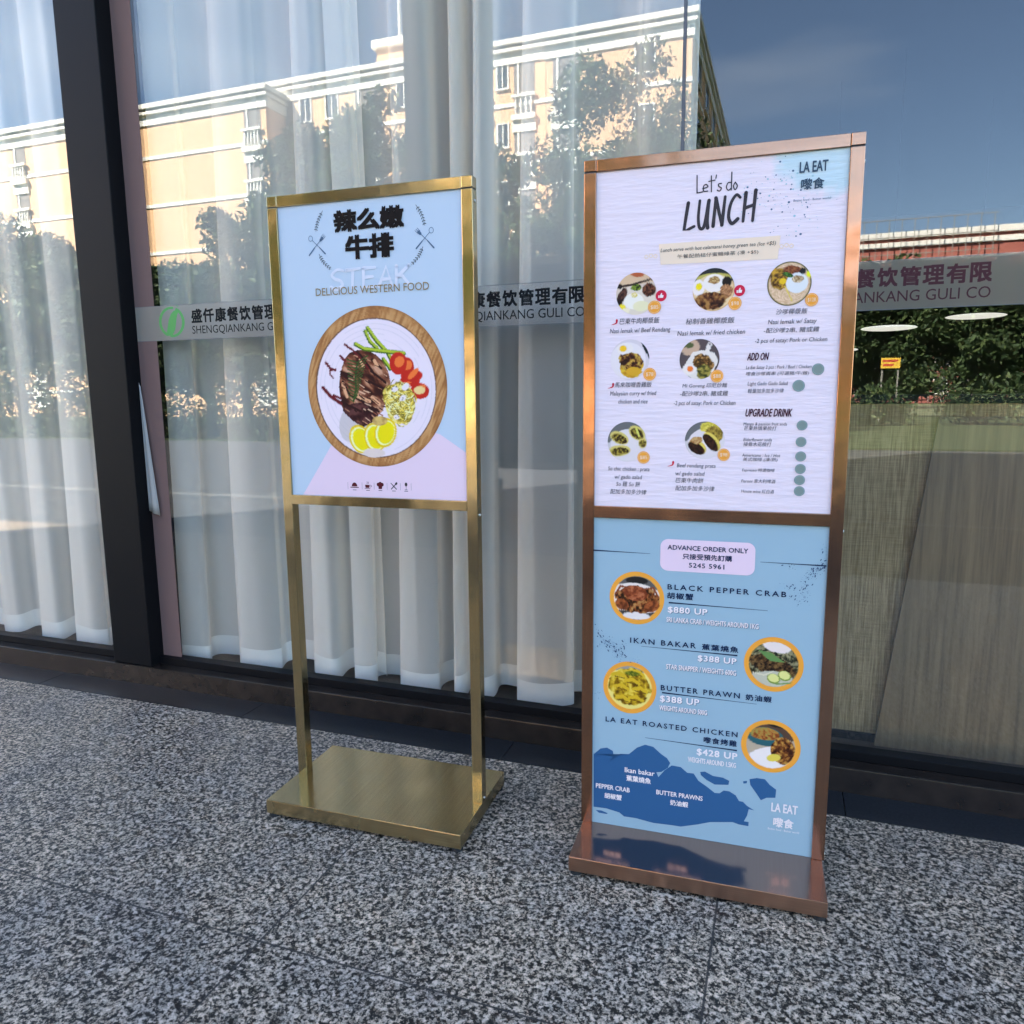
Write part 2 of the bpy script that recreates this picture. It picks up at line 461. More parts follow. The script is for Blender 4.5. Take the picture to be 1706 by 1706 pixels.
def text_mesh(s, shear, track, res):
    key = (s, shear, track, res)
    if key not in _glyph:
        c = bpy.data.curves.new("t", 'FONT')
        c.body = s
        c.size = 1
        c.shear = shear
        c.space_character = track
        c.resolution_u = res
        o = bpy.data.objects.new("t", c)
        COL.objects.link(o)
        bpy.context.view_layer.update()
        me = bpy.data.meshes.new_from_object(o.evaluated_get(bpy.context.evaluated_depsgraph_get()))
        v = np.empty(len(me.vertices) * 3)
        me.vertices.foreach_get("co", v)
        f = [list(p.vertices) for p in me.polygons]
        bpy.data.objects.remove(o)
        bpy.data.meshes.remove(me)
        bpy.data.curves.remove(c)
        _glyph[key] = (v.reshape(-1, 3)[:, :2].copy(), f)
    return _glyph[key]


def add_text(F, s, x0, x1, z, h, bold=0, shear=0.0, track=1.0, res=2):
    v, f = text_mesh(s, shear, track, res)
    cjk = any(ord(ch) > 0x2e80 for ch in s)
    if cjk:
        lo, hi = v[:, 1].min(), v[:, 1].max()
    else:
        hv, _ = text_mesh("H", 0, 1.0, res)
        lo, hi = hv[:, 1].min(), hv[:, 1].max()
    sz = h / (hi - lo)
    a, b = v[:, 0].min(), v[:, 0].max()
    sx = (x1 - x0) / (b - a)
    d = {0: 0, 1: 0.028, 2: 0.035, 3: 0.062}[bold] * h
    offs = [(0, 0)]
    if bold == 1:
        offs = [(-d, 0), (d, 0), (0, d), (0, -d)]
    elif bold == 2:
        offs = [(-d, -d), (d, -d), (d, d), (-d, d)]
    elif bold == 3:
        offs = [(-d, -d * .7), (d, -d * .7), (d, d * .7), (-d, d * .7), (0, 0), (d, 0), (-d, 0)]
    for i, (ox, oz) in enumerate(offs):
        k = len(F.v)
        y = F.y - 1.5e-5 * i
        F.v += [(x0 + (p[0] - a) * sx + ox, y, z + (p[1] - lo) * sz + oz) for p in v]
        F.f += [[j + k for j in q] for q in f]


# ------------------------------------------------------------------ small painter for printed photographs of food
class Art:
    def __init__(self, n, bg=(230, 228, 236), seed=1):
        self.n = n
        g = np.linspace(-1, 1, n)
        self.X, self.Z = np.meshgrid(g, g)
        self.a = np.empty((n, n, 3))
        self.a[:] = bg
        self.rng = np.random.default_rng(seed)

    def fbm(self, s, ang=0.0, stretch=1.0, octv=3):
        out = np.zeros((self.n, self.n))
        c, sn = math.cos(ang), math.sin(ang)
        U = (self.X * c + self.Z * sn) * s
        V = (-self.X * sn + self.Z * c) * s * stretch
        amp = 1.0
        for _ in range(octv):
            G = self.rng.random((64, 64))
            u, v = (U + 31.7) % 63, (V + 17.3) % 63
            i, j = u.astype(int), v.astype(int)
            fu, fv = u - i, v - j
            fu, fv = fu * fu * (3 - 2 * fu), fv * fv * (3 - 2 * fv)
            i2, j2 = (i + 1) % 64, (j + 1) % 64
            out += amp * ((G[i, j] * (1 - fu) + G[i2, j] * fu) * (1 - fv) + (G[i, j2] * (1 - fu) + G[i2, j2] * fu) * fv)
            U, V, amp = U * 2, V * 2, amp * 0.55
        return (out - out.min()) / (out.max() - out.min())

    def fill(self, mask, col, soft=None):
        m = np.clip(mask, 0, 1)[..., None]
        self.a = self.a * (1 - m) + np.array(col, float) * m

    def ellm(self, cx, cz, rx, rz, ang=0.0, rag=0.0):
        c, s = math.cos(ang), math.sin(ang)
        dx, dz = self.X - cx, self.Z - cz
        r = np.hypot((c * dx + s * dz) / rx, (-s * dx + c * dz) / rz)
        if rag:
            r = r + (self.fbm(5) - 0.5) * rag
        return np.clip((1 - r) * min(rx, rz) * self.n / 3 + 0.5, 0, 1)

    def ell(self, cx, cz, rx, rz, col, ang=0.0, rag=0.0):
        self.fill(self.ellm(cx, cz, rx, rz, ang, rag), col)

    def polym(self, pts):
        ins = np.zeros((self.n, self.n), bool)
        for i in range(len(pts)):
            (x1, y1), (x2, y2) = pts[i], pts[(i + 1) % len(pts)]
            if y1 != y2:
                ins ^= ((y1 > self.Z) != (y2 > self.Z)) & (self.X < (x2 - x1) * (self.Z - y1) / (y2 - y1) + x1)
        return ins.astype(float)

    def line(self, pts, w, col):
        for (x1, y1), (x2, y2) in zip(pts[:-1], pts[1:]):
            dx, dy = x2 - x1, y2 - y1
            t = np.clip(((self.X - x1) * dx + (self.Z - y1) * dy) / (dx * dx + dy * dy + 1e-9), 0, 1)
            d = np.hypot(self.X - x1 - t * dx, self.Z - y1 - t * dy)
            self.fill((w / 2 - d) * self.n / 2 + 0.5, col)

    def tex(self, mask, cols, s, ang=0.0, stretch=1.0, thr=None):
        """noise-mottled patch: colours picked by noise level"""
        q = self.fbm(s, ang, stretch)
        q = np.argsort(np.argsort(q.ravel())).reshape(q.shape) / q.size
        k = q * (len(cols) - 1)
        i = np.clip(k.astype(int), 0, len(cols) - 2)
        fr = (k - i)[..., None]
        c = np.array(cols, float)
        self.a = self.a * (1 - mask[..., None]) + (c[i] * (1 - fr) + c[i + 1] * fr) * mask[..., None]

    def build(self, name, parent, y, cx, cz, rx, rz, rings, segs, inner=1.0):
        """a round print: polar grid carrying the picture as vertex colours"""
        V, Fc, C = [], [], []
        for i in range(rings + 1):
            for j in range(segs):
                r = i / rings
                t = 2 * math.pi * j / segs
                x, z = r * math.cos(t), r * math.sin(t)
                V.append((cx + rx * x, y, cz + rz * z))
                px = min(self.n - 1, max(0, int(round((x + 1) / 2 * (self.n - 1)))))
                pz = min(self.n - 1, max(0, int(round((z + 1) / 2 * (self.n - 1)))))
                C.append(ink(*self.a[pz, px]))
        for i in range(rings):
            for j in range(segs):
                a, b = i * segs + j, i * segs + (j + 1) % segs
                if i == 0:
                    Fc.append((a, a + segs, b + segs))
                else:
                    Fc.append((a, a + segs, b + segs, b))
        o = raw(name, V, Fc, M["print"], parent)
        at = o.data.color_attributes.new("Col", 'FLOAT_COLOR', 'POINT')
        at.data.foreach_set("color", np.c_[np.array(C), np.ones(len(C))].ravel())
        return o


# ------------------------------------------------------------------ materials
M = {}
M["print"] = mat("print", (0.5, 0.5, 0.5), 0.42, 0, 0.15)
_n, _l, _b = nodes(M["print"])
_at = _n.new("ShaderNodeVertexColor")
_at.layer_name = "Col"
_l.new(_at.outputs[0], _b.inputs["Base Color"])


def flat(name, r, g, b, rough=0.42):
    M[name] = mat("ink_" + name, ink(r, g, b), rough, 0, 0.12)


for _k, _c in dict(black=(18, 16, 20), olive=(140, 124, 84), slate=(62, 84, 110), ink=(64, 66, 76), wine=(70, 34, 52), navy=(24, 44, 82), white=(232, 232, 250),
                   lilac=(222, 208, 240), sky_paper=(182, 207, 240), lunch_paper=(222, 219, 245), blue_paper=(146, 182, 212), deep_blue=(48, 94, 150), tape=(234, 218, 208),
                   orange=(240, 164, 66), rose=(196, 36, 76), sage=(122, 144, 150), chilli=(196, 30, 62), tan_mark=(240, 214, 178), wet=(150, 196, 222), navy_speck=(52, 78, 118),
                   maroon=(84, 30, 40), steel_ink=(84, 112, 150), pale_brush=(206, 220, 250), charcoal=(58, 56, 66)).items():
    flat(_k, *_c)
# the upper lunch menu is printed on wavy textured paper; its top corner carries a watercolour wash
m = M["lunch_paper"]
n, l, b = nodes(m)
tx = noise_node(m, 1.0, 3, 0.5, mapping(m, (14, 14, 90)))
bump(m, tx.outputs["Fac"], 0.55, 0.004)
b.inputs["Roughness"].default_value = 0.3
tc = n.new("ShaderNodeTexCoord")
sub = n.new("ShaderNodeVectorMath"); sub.operation = 'SUBTRACT'; sub.inputs[1].default_value = (0.26, 0, 1.80)
l.new(tc.outputs["Object"], sub.inputs[0])
mul = n.new("ShaderNodeVectorMath"); mul.operation = 'MULTIPLY'; mul.inputs[1].default_value = (5.0, 0, 6.8)
l.new(sub.outputs[0], mul.inputs[0])
ln = n.new("ShaderNodeVectorMath"); ln.operation = 'LENGTH'
l.new(mul.outputs[0], ln.inputs[0])
nz = noise_node(m, 22, 4)
ad = n.new("ShaderNodeMath"); ad.operation = 'MULTIPLY_ADD'; ad.inputs[1].default_value = 0.5
l.new(nz.outputs["Fac"], ad.inputs[0]); l.new(ln.outputs["Value"], ad.inputs[2])
rr = ramp(m, ad.outputs[0], [(0.80, ink(188, 218, 242)), (1.16, ink(222, 219, 245))])
l.new(rr.outputs[0], b.inputs["Base Color"])


def brushed(name, c0, c1, grain, rough=0.15, wave=0.5):
    m = mat(name, c0, rough, 1.0)
    n, l, b = nodes(m)
    v = mapping(m, grain)
    t = noise_node(m, 1.0, 2, 0.6, v)
    r = ramp(m, t.outputs["Fac"], [(0.35, c0), (0.65, c1)])
    l.new(r.outputs[0], b.inputs["Base Color"])
    mr = n.new("ShaderNodeMapRange")
    mr.inputs["To Min"].default_value = rough - 0.05
    mr.inputs["To Max"].default_value = rough + 0.08
    t2 = noise_node(m, 6, 3)
    l.new(t2.outputs["Fac"], mr.inputs["Value"])
    l.new(mr.outputs[0], b.inputs["Roughness"])
    bp = bump(m, t.outputs["Fac"], 0.10, 0.0006)
    # the sheet metal is not dead flat: slow waves bend what it mirrors
    t3 = noise_node(m, 7.0, 1.5)
    b2 = n.new("ShaderNodeBump")
    b2.inputs["Strength"].default_value = wave
    b2.inputs["Distance"].default_value = 0.006
    l.new(t3.outputs["Fac"], b2.inputs["Height"])
    l.new(b2.outputs[0], bp.inputs["Normal"])
    return m


G0, G1 = (0.46, 0.35, 0.175), (0.54, 0.42, 0.225)
C0, C1 = (0.33, 0.168, 0.098), (0.40, 0.208, 0.128)
for k, a, b_ in (("brass", G0, G1), ("copper", C0, C1)):
    M[k + "_v"] = brushed(k + "_upright", a, b_, (900, 900, 6))
    M[k + "_h"] = brushed(k + "_crossways", a, b_, (6, 900, 900))
M["brass_edge"] = brushed("brass_base_edge", G0, G1, (6, 6, 900), 0.26, 0.1)
M["copper_edge"] = brushed("copper_base_edge", (0.42, 0.24, 0.16), (0.48, 0.275, 0.185), (6, 6, 900), 0.28, 0.1)  # lighter than the posts: light off the floor put into the colour
M["brass_b"] = brushed("brass_base", G0, G1, (800, 4, 800), 0.16)
M["copper_b"] = brushed("copper_base", (0.50, 0.29, 0.225), (0.54, 0.32, 0.25), (800, 4, 800), 0.12)
M["rubber"] = mat("black_rubber", (0.012, 0.012, 0.013), 0.7)
M["bolt"] = mat("bolt_steel", (0.6, 0.58, 0.52), 0.3, 1.0)
M["backing"] = mat("poster_backing", (0.05, 0.05, 0.055), 0.6)

# speckled grey granite slabs, joints cut by metre
m = M["granite"] = mat("granite", (0.3, 0.3, 0.32), 0.40, 0, 0.22)
n, l, b = nodes(m)
clump = noise_node(m, 34, 2, 0.5)
basef = noise_node(m, 80, 3, 0.62)
base = n.new("ShaderNodeMixRGB"); base.inputs[0].default_value = 0.24
l.new(basef.outputs["Fac"], base.inputs[1]); l.new(clump.outputs["Fac"], base.inputs[2])
tcv = n.new("ShaderNodeTexCoord")
wob = noise_node(m, 170, 2, 0.6)
wad = n.new("ShaderNodeVectorMath"); wad.operation = 'MULTIPLY_ADD'; wad.inputs[1].default_value = (0.010, 0.010, 0.0)
l.new(wob.outputs["Color"], wad.inputs[0]); l.new(tcv.outputs["Object"], wad.inputs[2])
acc = base.outputs[0]
for sc_, wt in ((165, 0.22), (340, 0.15)):
    vor = n.new("ShaderNodeTexVoronoi"); vor.inputs["Scale"].default_value = sc_
    l.new(wad.outputs[0], vor.inputs["Vector"])
    svo = n.new("ShaderNodeSeparateColor"); l.new(vor.outputs["Color"], svo.inputs[0])
    cmb = n.new("ShaderNodeMath"); cmb.operation = 'MULTIPLY_ADD'; cmb.inputs[1].default_value = wt
    l.new(svo.outputs[0], cmb.inputs[0]); l.new(acc, cmb.inputs[2])
    acc = cmb.outputs[0]
r1 = ramp(m, acc, [(0.592, (0.015, 0.013, 0.011)), (0.632, (0.052, 0.043, 0.035)), (0.678, (0.165, 0.137, 0.108)), (0.722, (0.34, 0.280, 0.222)), (0.775, (0.47, 0.385, 0.305)), (0.90, (0.74, 0.60, 0.48))])
mx = r1
big = noise_node(m, 4.5, 4, 0.6)
r3 = ramp(m, big.outputs["Fac"], [(0.30, (0.80, 0.79, 0.79)), (0.45, (0.97, 0.94, 0.90)), (0.58, (1.09, 1.02, 0.92)), (0.72, (1.24, 1.15, 1.03))])
mx2 = n.new("ShaderNodeMixRGB"); mx2.blend_type = 'MULTIPLY'; mx2.inputs[0].default_value = 1.0
l.new(mx.outputs[0], mx2.inputs[1]); l.new(r3.outputs[0], mx2.inputs[2])
tc = n.new("ShaderNodeTexCoord")
sp = n.new("ShaderNodeSeparateXYZ"); l.new(tc.outputs["Object"], sp.inputs[0])


def joint(axis, off, period):
    a = n.new("ShaderNodeMath"); a.operation = 'ADD'; a.inputs[1].default_value = off
    l.new(sp.outputs[axis], a.inputs[0])
    q = n.new("ShaderNodeMath"); q.operation = 'PINGPONG'; q.inputs[1].default_value = period / 2
    l.new(a.outputs[0], q.inputs[0])
    c = n.new("ShaderNodeMath"); c.operation = 'LESS_THAN'; c.inputs[1].default_value = 0.0026
    l.new(q.outputs[0], c.inputs[0])
    return c


def slab_no(axis, off, period):
    a = n.new("ShaderNodeMath"); a.operation = 'ADD'; a.inputs[1].default_value = off
    l.new(sp.outputs[axis], a.inputs[0])
    q = n.new("ShaderNodeMath"); q.operation = 'DIVIDE'; q.inputs[1].default_value = period
    l.new(a.outputs[0], q.inputs[0])
    f = n.new("ShaderNodeMath"); f.operation = 'FLOOR'
    l.new(q.outputs[0], f.inputs[0])
    return f


cx_ = n.new("ShaderNodeCombineXYZ")
l.new(slab_no(0, 1.10, 0.992).outputs[0], cx_.inputs[0]); l.new(slab_no(1, -1.284, 1.0068).outputs[0], cx_.inputs[1])
wnz = n.new("ShaderNodeTexWhiteNoise"); l.new(cx_.outputs[0], wnz.inputs["Vector"])
rs = ramp(m, wnz.outputs["Value"], [(0.0, (0.84, 0.85, 0.87)), (1.0, (1.10, 1.07, 1.02))])
mx2b = n.new("ShaderNodeMixRGB"); mx2b.blend_type = 'MULTIPLY'; mx2b.inputs[0].default_value = 1.0
l.new(mx2.outputs[0], mx2b.inputs[1]); l.new(rs.outputs[0], mx2b.inputs[2])
jx, jy = joint(0, 1.10, 0.992), joint(1, -1.284, 1.0068)
mxx = n.new("ShaderNodeMath"); mxx.operation = 'MAXIMUM'
l.new(jx.outputs[0], mxx.inputs[0]); l.new(jy.outputs[0], mxx.inputs[1])
jf = n.new("ShaderNodeMath"); jf.operation = 'MULTIPLY'; jf.inputs[1].default_value = 0.92
l.new(mxx.outputs[0], jf.inputs[0])
mx3 = n.new("ShaderNodeMixRGB"); mx3.inputs[2].default_value = (0.035, 0.031, 0.028, 1)
l.new(jf.outputs[0], mx3.inputs[0]); l.new(mx2b.outputs[0], mx3.inputs[1])
l.new(mx3.outputs[0], b.inputs["Base Color"])
bump(m, basef.outputs["Fac"], 0.05, 0.001)

M["black_stone"] = varied("black_stone", (0.007, 0.007, 0.008), (0.022, 0.022, 0.024), 140, 0.32, 3, 0.05, 0.001, 0.28)
M["sill_stone"] = varied("polished_black_stone", (0.014, 0.010, 0.008), (0.030, 0.021, 0.016), 14, 0.16, 4, 0, 0, 0.42)
M["frame_metal"] = mat("dark_frame_metal", (0.004, 0.004, 0.005), 0.5, 0.0, 0.12)
M["seal"] = mat("grey_silicone", (0.10, 0.10, 0.11), 0.6)
M["forecourt"] = varied("dark_setts", (0.035, 0.036, 0.04), (0.07, 0.07, 0.074), 9, 0.8, 5)
M["kerb"] = varied("kerb_stone", (0.10, 0.10, 0.095), (0.14, 0.135, 0.13), 12, 0.8)
M["lawn"] = varied("lawn", (0.024, 0.040, 0.008), (0.045, 0.066, 0.016), 3, 0.9, 6)
M["earth"] = varied("earth", (0.07, 0.09, 0.04), (0.11, 0.12, 0.06), 0.4, 0.9)
M["store_wall"] = varied("store_cladding", (0.22, 0.21, 0.20), (0.28, 0.27, 0.26), 3, 0.6)
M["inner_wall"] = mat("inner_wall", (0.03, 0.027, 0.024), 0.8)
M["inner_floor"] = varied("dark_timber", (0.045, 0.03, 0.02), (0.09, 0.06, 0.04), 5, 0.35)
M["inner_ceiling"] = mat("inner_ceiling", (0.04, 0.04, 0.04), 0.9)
M["mauve"] = mat("mauve_plaster", (0.17, 0.105, 0.095), 0.7, 0, 0.2)
M["towel"] = mat("white_cloth", (0.36, 0.34, 0.32), 0.9)
M["pillar"] = varied("dark_pillar_stone", (0.02, 0.02, 0.022), (0.035, 0.035, 0.037), 30, 0.4)


def glass(name, r0):
    m = bpy.data.materials.new(name)
    m.use_nodes = True
    n, l = m.node_tree.nodes, m.node_tree.links
    n.remove(n["Principled BSDF"])
    out = n["Material Output"]
    lw = n.new("ShaderNodeLayerWeight"); lw.inputs["Blend"].default_value = 0.5
    pw = n.new("ShaderNodeMath"); pw.operation = 'POWER'; pw.inputs[1].default_value = 4.0
    l.new(lw.outputs["Facing"], pw.inputs[0])
    ma = n.new("ShaderNodeMath"); ma.operation = 'MULTIPLY_ADD'; ma.inputs[1].default_value = 1 - r0; ma.inputs[2].default_value = r0
    l.new(pw.outputs[0], ma.inputs[0])
    tr = n.new("ShaderNodeBsdfTransparent"); tr.inputs[0].default_value = (0.985, 0.995, 0.99, 1)
    gl = n.new("ShaderNodeBsdfGlossy"); gl.inputs["Roughness"].default_value = 0.0; gl.inputs[0].default_value = (1, 1, 1, 1)
    mx = n.new("ShaderNodeMixShader")
    l.new(ma.outputs[0], mx.inputs[0]); l.new(tr.outputs[0], mx.inputs[1]); l.new(gl.outputs[0], mx.inputs[2])
    l.new(mx.outputs[0], out.inputs[0])
    return m


M["glass"] = glass("window_glass", 0.043)


def cloth(name, col, clear):
    """thin woven cloth: part of the light passes through the weave, part is scattered to both sides"""
    m = bpy.data.materials.new(name)
    m.use_nodes = True
    n, l = m.node_tree.nodes, m.node_tree.links
    n.remove(n["Principled BSDF"])
    d = n.new("ShaderNodeBsdfDiffuse"); d.inputs[0].default_value = (*col, 1)
    t = n.new("ShaderNodeBsdfTranslucent"); t.inputs[0].default_value = (*col, 1)
    tr = n.new("ShaderNodeBsdfTransparent")
    a = n.new("ShaderNodeMixShader"); a.inputs[0].default_value = 0.22
    l.new(d.outputs[0], a.inputs[1]); l.new(t.outputs[0], a.inputs[2])
    s = n.new("ShaderNodeMixShader")
    # the weave looks denser where the cloth turns away from the eye
    lw = n.new("ShaderNodeLayerWeight"); lw.inputs["Blend"].default_value = 0.5
    mr = n.new("ShaderNodeMapRange")
    mr.inputs["To Min"].default_value = 1 - clear
    mr.inputs["To Max"].default_value = 1 - clear * 0.1
    mr.inputs["From Max"].default_value = 0.6
    l.new(lw.outputs["Facing"], mr.inputs["Value"])
    l.new(mr.outputs[0], s.inputs[0])
    l.new(tr.outputs[0], s.inputs[1]); l.new(a.outputs[0], s.inputs[2])
    l.new(s.outputs[0], n["Material Output"].inputs[0])
    return m


M["sheer"] = cloth("sheer_cloth", (0.95, 0.87, 0.775), 0.46)
M["hem"] = cloth("sheer_hem", (0.93, 0.88, 0.81), 0.05)
M["film"] = cloth("frosted_film", (0.42, 0.38, 0.32), 0.62)
M["film_dark"] = cloth("frosted_film_tan", (0.36, 0.31, 0.24), 0.48)

# ------------------------------------------------------------------ ground
structure(link("ground", boxes((-400, 400, -700, 300, -0.5, -0.14)), M["earth"]))
structure(link("granite_paving", boxes((-9, 9, -0.5, Y1 - 0.002, -0.13, 0.0)), M["granite"]))
bm = bmesh.new()
x = -0.88 - 8 * 1.1
while x < 9:
    box(bm, x + 0.0012, x + 1.1 - 0.0012, Y1, Y2, -0.13, 0.001, bev=0.001)
    x += 1.1
structure(link("stone_border", bm, M["black_stone"]))
structure(link("forecourt", boxes((-60, 60, -13.2, -0.503, -0.135, -0.012)), M["forecourt"]))
structure(link("kerb", boxes((-60, 60, -2.98, -2.84, -0.1, -0.004), bev=0.003), M["kerb"]))
structure(link("lawn", boxes((-90, 60, -36, -13.203, -0.135, 0.03)), M["lawn"]))

# ------------------------------------------------------------------ shop front
PX0, PX1, SEAM = -2.585, 3.2, -0.338
shop = thing("shop_front", "dark framed glass shop front over a black stone sill, with sheer curtains behind", "building")
link("sill", boxes((-5.2, 3.4, Y2, 2.60, -0.1, ZS), bev=0.003), M["sill_stone"], shop)
link("bottom_rail", boxes((-5.2, 3.4, Y3, 2.552, ZS + 0.0005, ZR), bev=0.002), M["frame_metal"], shop)
link("frame_post", boxes((-2.80, PX0, Y2 + 0.012, 2.70, ZS + 0.001, 3.3), bev=0.004), M["frame_metal"], shop)
link("frame_post", boxes((3.2, 3.4, Y2 + 0.012, 2.70, ZS + 0.001, 3.3), bev=0.004), M["frame_metal"], shop)
link("frame_post", boxes((-5.2, -5.0, Y2 + 0.012, 2.70, ZS + 0.001, 3.3), bev=0.004), M["frame_metal"], shop)
link("glass_joint", boxes((SEAM - 0.005, SEAM + 0.005, YG - 0.002, YG + 0.010, ZR, 3.3)), M["seal"], shop)
GT = 0.008
panes = []
for (a, b_) in ((PX0, SEAM - 0.005), (SEAM + 0.005, 3.2), (-5.0, -2.80)):
    panes.append(link("window_pane", boxes((a, b_, YG, YG + GT, ZR - 0.004, 3.3)), M["glass"], shop))
link("header_wall", boxes((-9, 9, Y2 - 0.02, 2.75, 3.3, 18.5)), M["store_wall"], shop)  # unseen above the panes; made this tall to shade the forecourt
link("side_wall", boxes((-9, -5.2, Y2 - 0.02, 2.75, 0.0015, 3.298)), M["store_wall"], shop)
link("side_wall", boxes((3.4, 9, Y2 - 0.02, 2.75, 0.0015, 3.298)), M["store_wall"], shop)
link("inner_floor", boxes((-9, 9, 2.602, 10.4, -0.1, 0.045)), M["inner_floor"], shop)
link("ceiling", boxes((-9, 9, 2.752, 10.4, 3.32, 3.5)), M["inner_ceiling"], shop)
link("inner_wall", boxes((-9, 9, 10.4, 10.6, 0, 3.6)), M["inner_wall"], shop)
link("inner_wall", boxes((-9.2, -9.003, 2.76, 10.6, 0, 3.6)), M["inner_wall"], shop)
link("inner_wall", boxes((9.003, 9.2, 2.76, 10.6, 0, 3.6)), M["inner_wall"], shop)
link("roof", boxes((-9, 9, 2.752, 10.6, 18.2, 18.5)), M["store_wall"], shop)
link("jamb_strip", boxes((PX0 + 0.0005, -2.482, YG - 0.0009, YG - 0.0002, ZR + 0.001, 3.298)), M["mauve"], shop)

# frosted band and lettering, on the outer face of the panes
ZT, ZB = 1.6288, 1.4895
yb = YG - 0.0012
M["band_line"] = mat("band_line", (0.14, 0.14, 0.14), 0.6)
M["letter_black"] = mat("letter_black", (0.008, 0.008, 0.009), 0.6, 0, 0.08)
M["letter_reflected_red"] = mat("letter_reflected_red", (0.07, 0.024, 0.028), 0.6, 0, 0.1)  # black letters; the red reflected over them is put into their colour
M["logo_green"] = mat("logo_green", (0.05, 0.30, 0.06), 0.5)


def window_band(pane, a, b_, film="film"):
    raw("sticker_band", [(a, yb, ZB), (b_, yb, ZB), (b_, yb, ZT), (a, yb, ZT)], [(0, 1, 2, 3)], M[film], pane)
    F = Flat(yb - 0.0002)
    for z in (ZB, ZT):
        F.poly([(a, z - 0.0009), (b_, z - 0.0009), (b_, z + 0.0009), (a, z + 0.0009)])
    F.build("band_border", M["band_line"], pane)


def decal(pane, x0, m, en="SHENGQIANKANG GULI CO"):
    s = "盛仟康餐饮管理有限"
    F = Flat(yb - 0.0003)
    for i, ch in enumerate(s):
        add_text(F, ch, x0 + i * 0.0597 + 0.001, x0 + i * 0.0597 + 0.0525, 1.5560, 0.0515, 2, res=3)
    v, f = text_mesh(en, 0, 1.0, 3)
    # latin line: the Q of the printed name starts 0.151 m after its first letter
    add_text(F, en, x0, x0 + 0.531, 1.5115, 0.0305, 0, res=3)
    F.build("lettering", m, pane)


def logo(pane, x0):
    F = Flat(yb - 0.0003)
    cx, cz, rx, rz = x0 - 0.103, 1.5625, 0.0665, 0.0615

    def q(px, py):
        return (cx + (px - 487) / 143 * rx, cz - (py - 355) / 150 * rz)
    seg = 60
    for i in range(seg):
        a, b2 = 2 * math.pi * i / seg, 2 * math.pi * (i + 1) / seg
        if 1.05 < a < 1.28 or 4.25 < a < 4.5:
            continue
        F.n = 0
        F.poly([(cx + rx * math.cos(a), cz + rz * math.sin(a)), (cx + rx * math.cos(b2), cz + rz * math.sin(b2)), (cx + rx * .80 * math.cos(b2), cz + rz * .84 * math.sin(b2)), (cx + rx * .80 * math.cos(a), cz + rz * .84 * math.sin(a))])
    F.n = 3
    F.poly([q(*p) for p in [(600, 262), (572, 258), (552, 290), (538, 350), (520, 430), (490, 480), (440, 490), (400, 476), (425, 455), (438, 400), (456, 330), (486, 275), (520, 246), (560, 240)]])
    F.poly([q(*p) for p in [(543, 190), (552, 190), (576, 211), (570, 216)]])
    F.build("logo", M["logo_green"], pane)


window_band(panes[0], PX0 + 0.001, SEAM - 0.006)
window_band(panes[1], SEAM + 0.006, 3.199, "film_dark")
decal(panes[0], -2.292, M["letter_black"]); logo(panes[0], -2.292)
decal(panes[0], -1.179, M["letter_black"])
decal(panes[1], -0.002, M["letter_reflected_red"])


# ------------------------------------------------------------------ sheer curtains
def curtain(x0, x1, yc, amp, zb, zt, seed, label):
    root = thing("sheer_curtain", label, "curtain", ((x0 + x1) / 2, yc, zb))
    r = random.Random(seed)
    # half folds: (start, width, swing, how far the cloth doubles back over itself)
    folds, x = [], x0
    while x < x1:
        w = r.choice((0.05, 0.09, 0.13, 0.18, 0.24)) * r.uniform(0.85, 1.2)
        folds.append((x, w, r.uniform(0.55, 1.0), r.uniform(0.1, 1.0)))
        x += w
    ph = [r.uniform(0, 6.28) for _ in range(6)]

    def point(s, t):
        for k, (a, w, g, o_) in enumerate(folds):
            if s <= a + w:
                break
        u = min(1, max(0, (s - a) / w))
        g2 = folds[k + 1][2] if k + 1 < len(folds) else 0.8
        sw = amp * (0.8 + 0.35 * t)
        sg = 1 if k % 2 else -1
        c = math.cos(math.pi * u)
        y = sg * sw * c * (g * (1 - u) + g2 * u)
        fold = min(1.0, 0.45 + 0.5 * t)
        dx = (0.55 + o_ * 1.35) * w / math.pi * math.sin(2 * math.pi * u) * 0.5 * fold * 1.4
        drift = 0.022 * math.sin(1.7 * t + ph[0] + 2.3 * s) + 0.008 * math.sin(4.6 * t + ph[1] + 5 * s)
        y += 0.004 * math.sin(45 * s + 3 * t + ph[2]) + 0.003 * math.sin(83 * s - 4 * t + ph[3])
        return s + dx * (-1 if o_ < 0.15 else 1) + drift, y
    nx = int((x1 - x0) / 0.005)
    zh = zb + 0.092

    def sheet(name, za, zc, nz, m):
        V, F = [], []
        for j in range(nz + 1):
            for i in range(nx + 1):
                s = x0 + (x1 - x0) * i / nx
                z = za + (zc - za) * j / nz
                t = 1 - (z - zb) / (zt - zb)
                xx, yy = point(s, t)
                wav = 0.016 * math.sin(5 * s + ph[4]) + 0.008 * math.sin(17 * s + ph[5]) + 0.16 * (yy + 0.02)
                V.append((xx - (x0 + x1) / 2, yy, z - zb + wav * max(0, t) ** 3))
        for j in range(nz):
            for i in range(nx):
                a = j * (nx + 1) + i
                F.append((a, a + 1, a + nx + 2, a + nx + 1))
        o = raw(name, V, F, m, root)
        o.data.polygons.foreach_set("use_smooth", [True] * len(F))
        return o
    sheet("cloth", zh, zt, 40, M["sheer"])
    sheet("hem", zb, zh, 3, M["hem"])
    return root


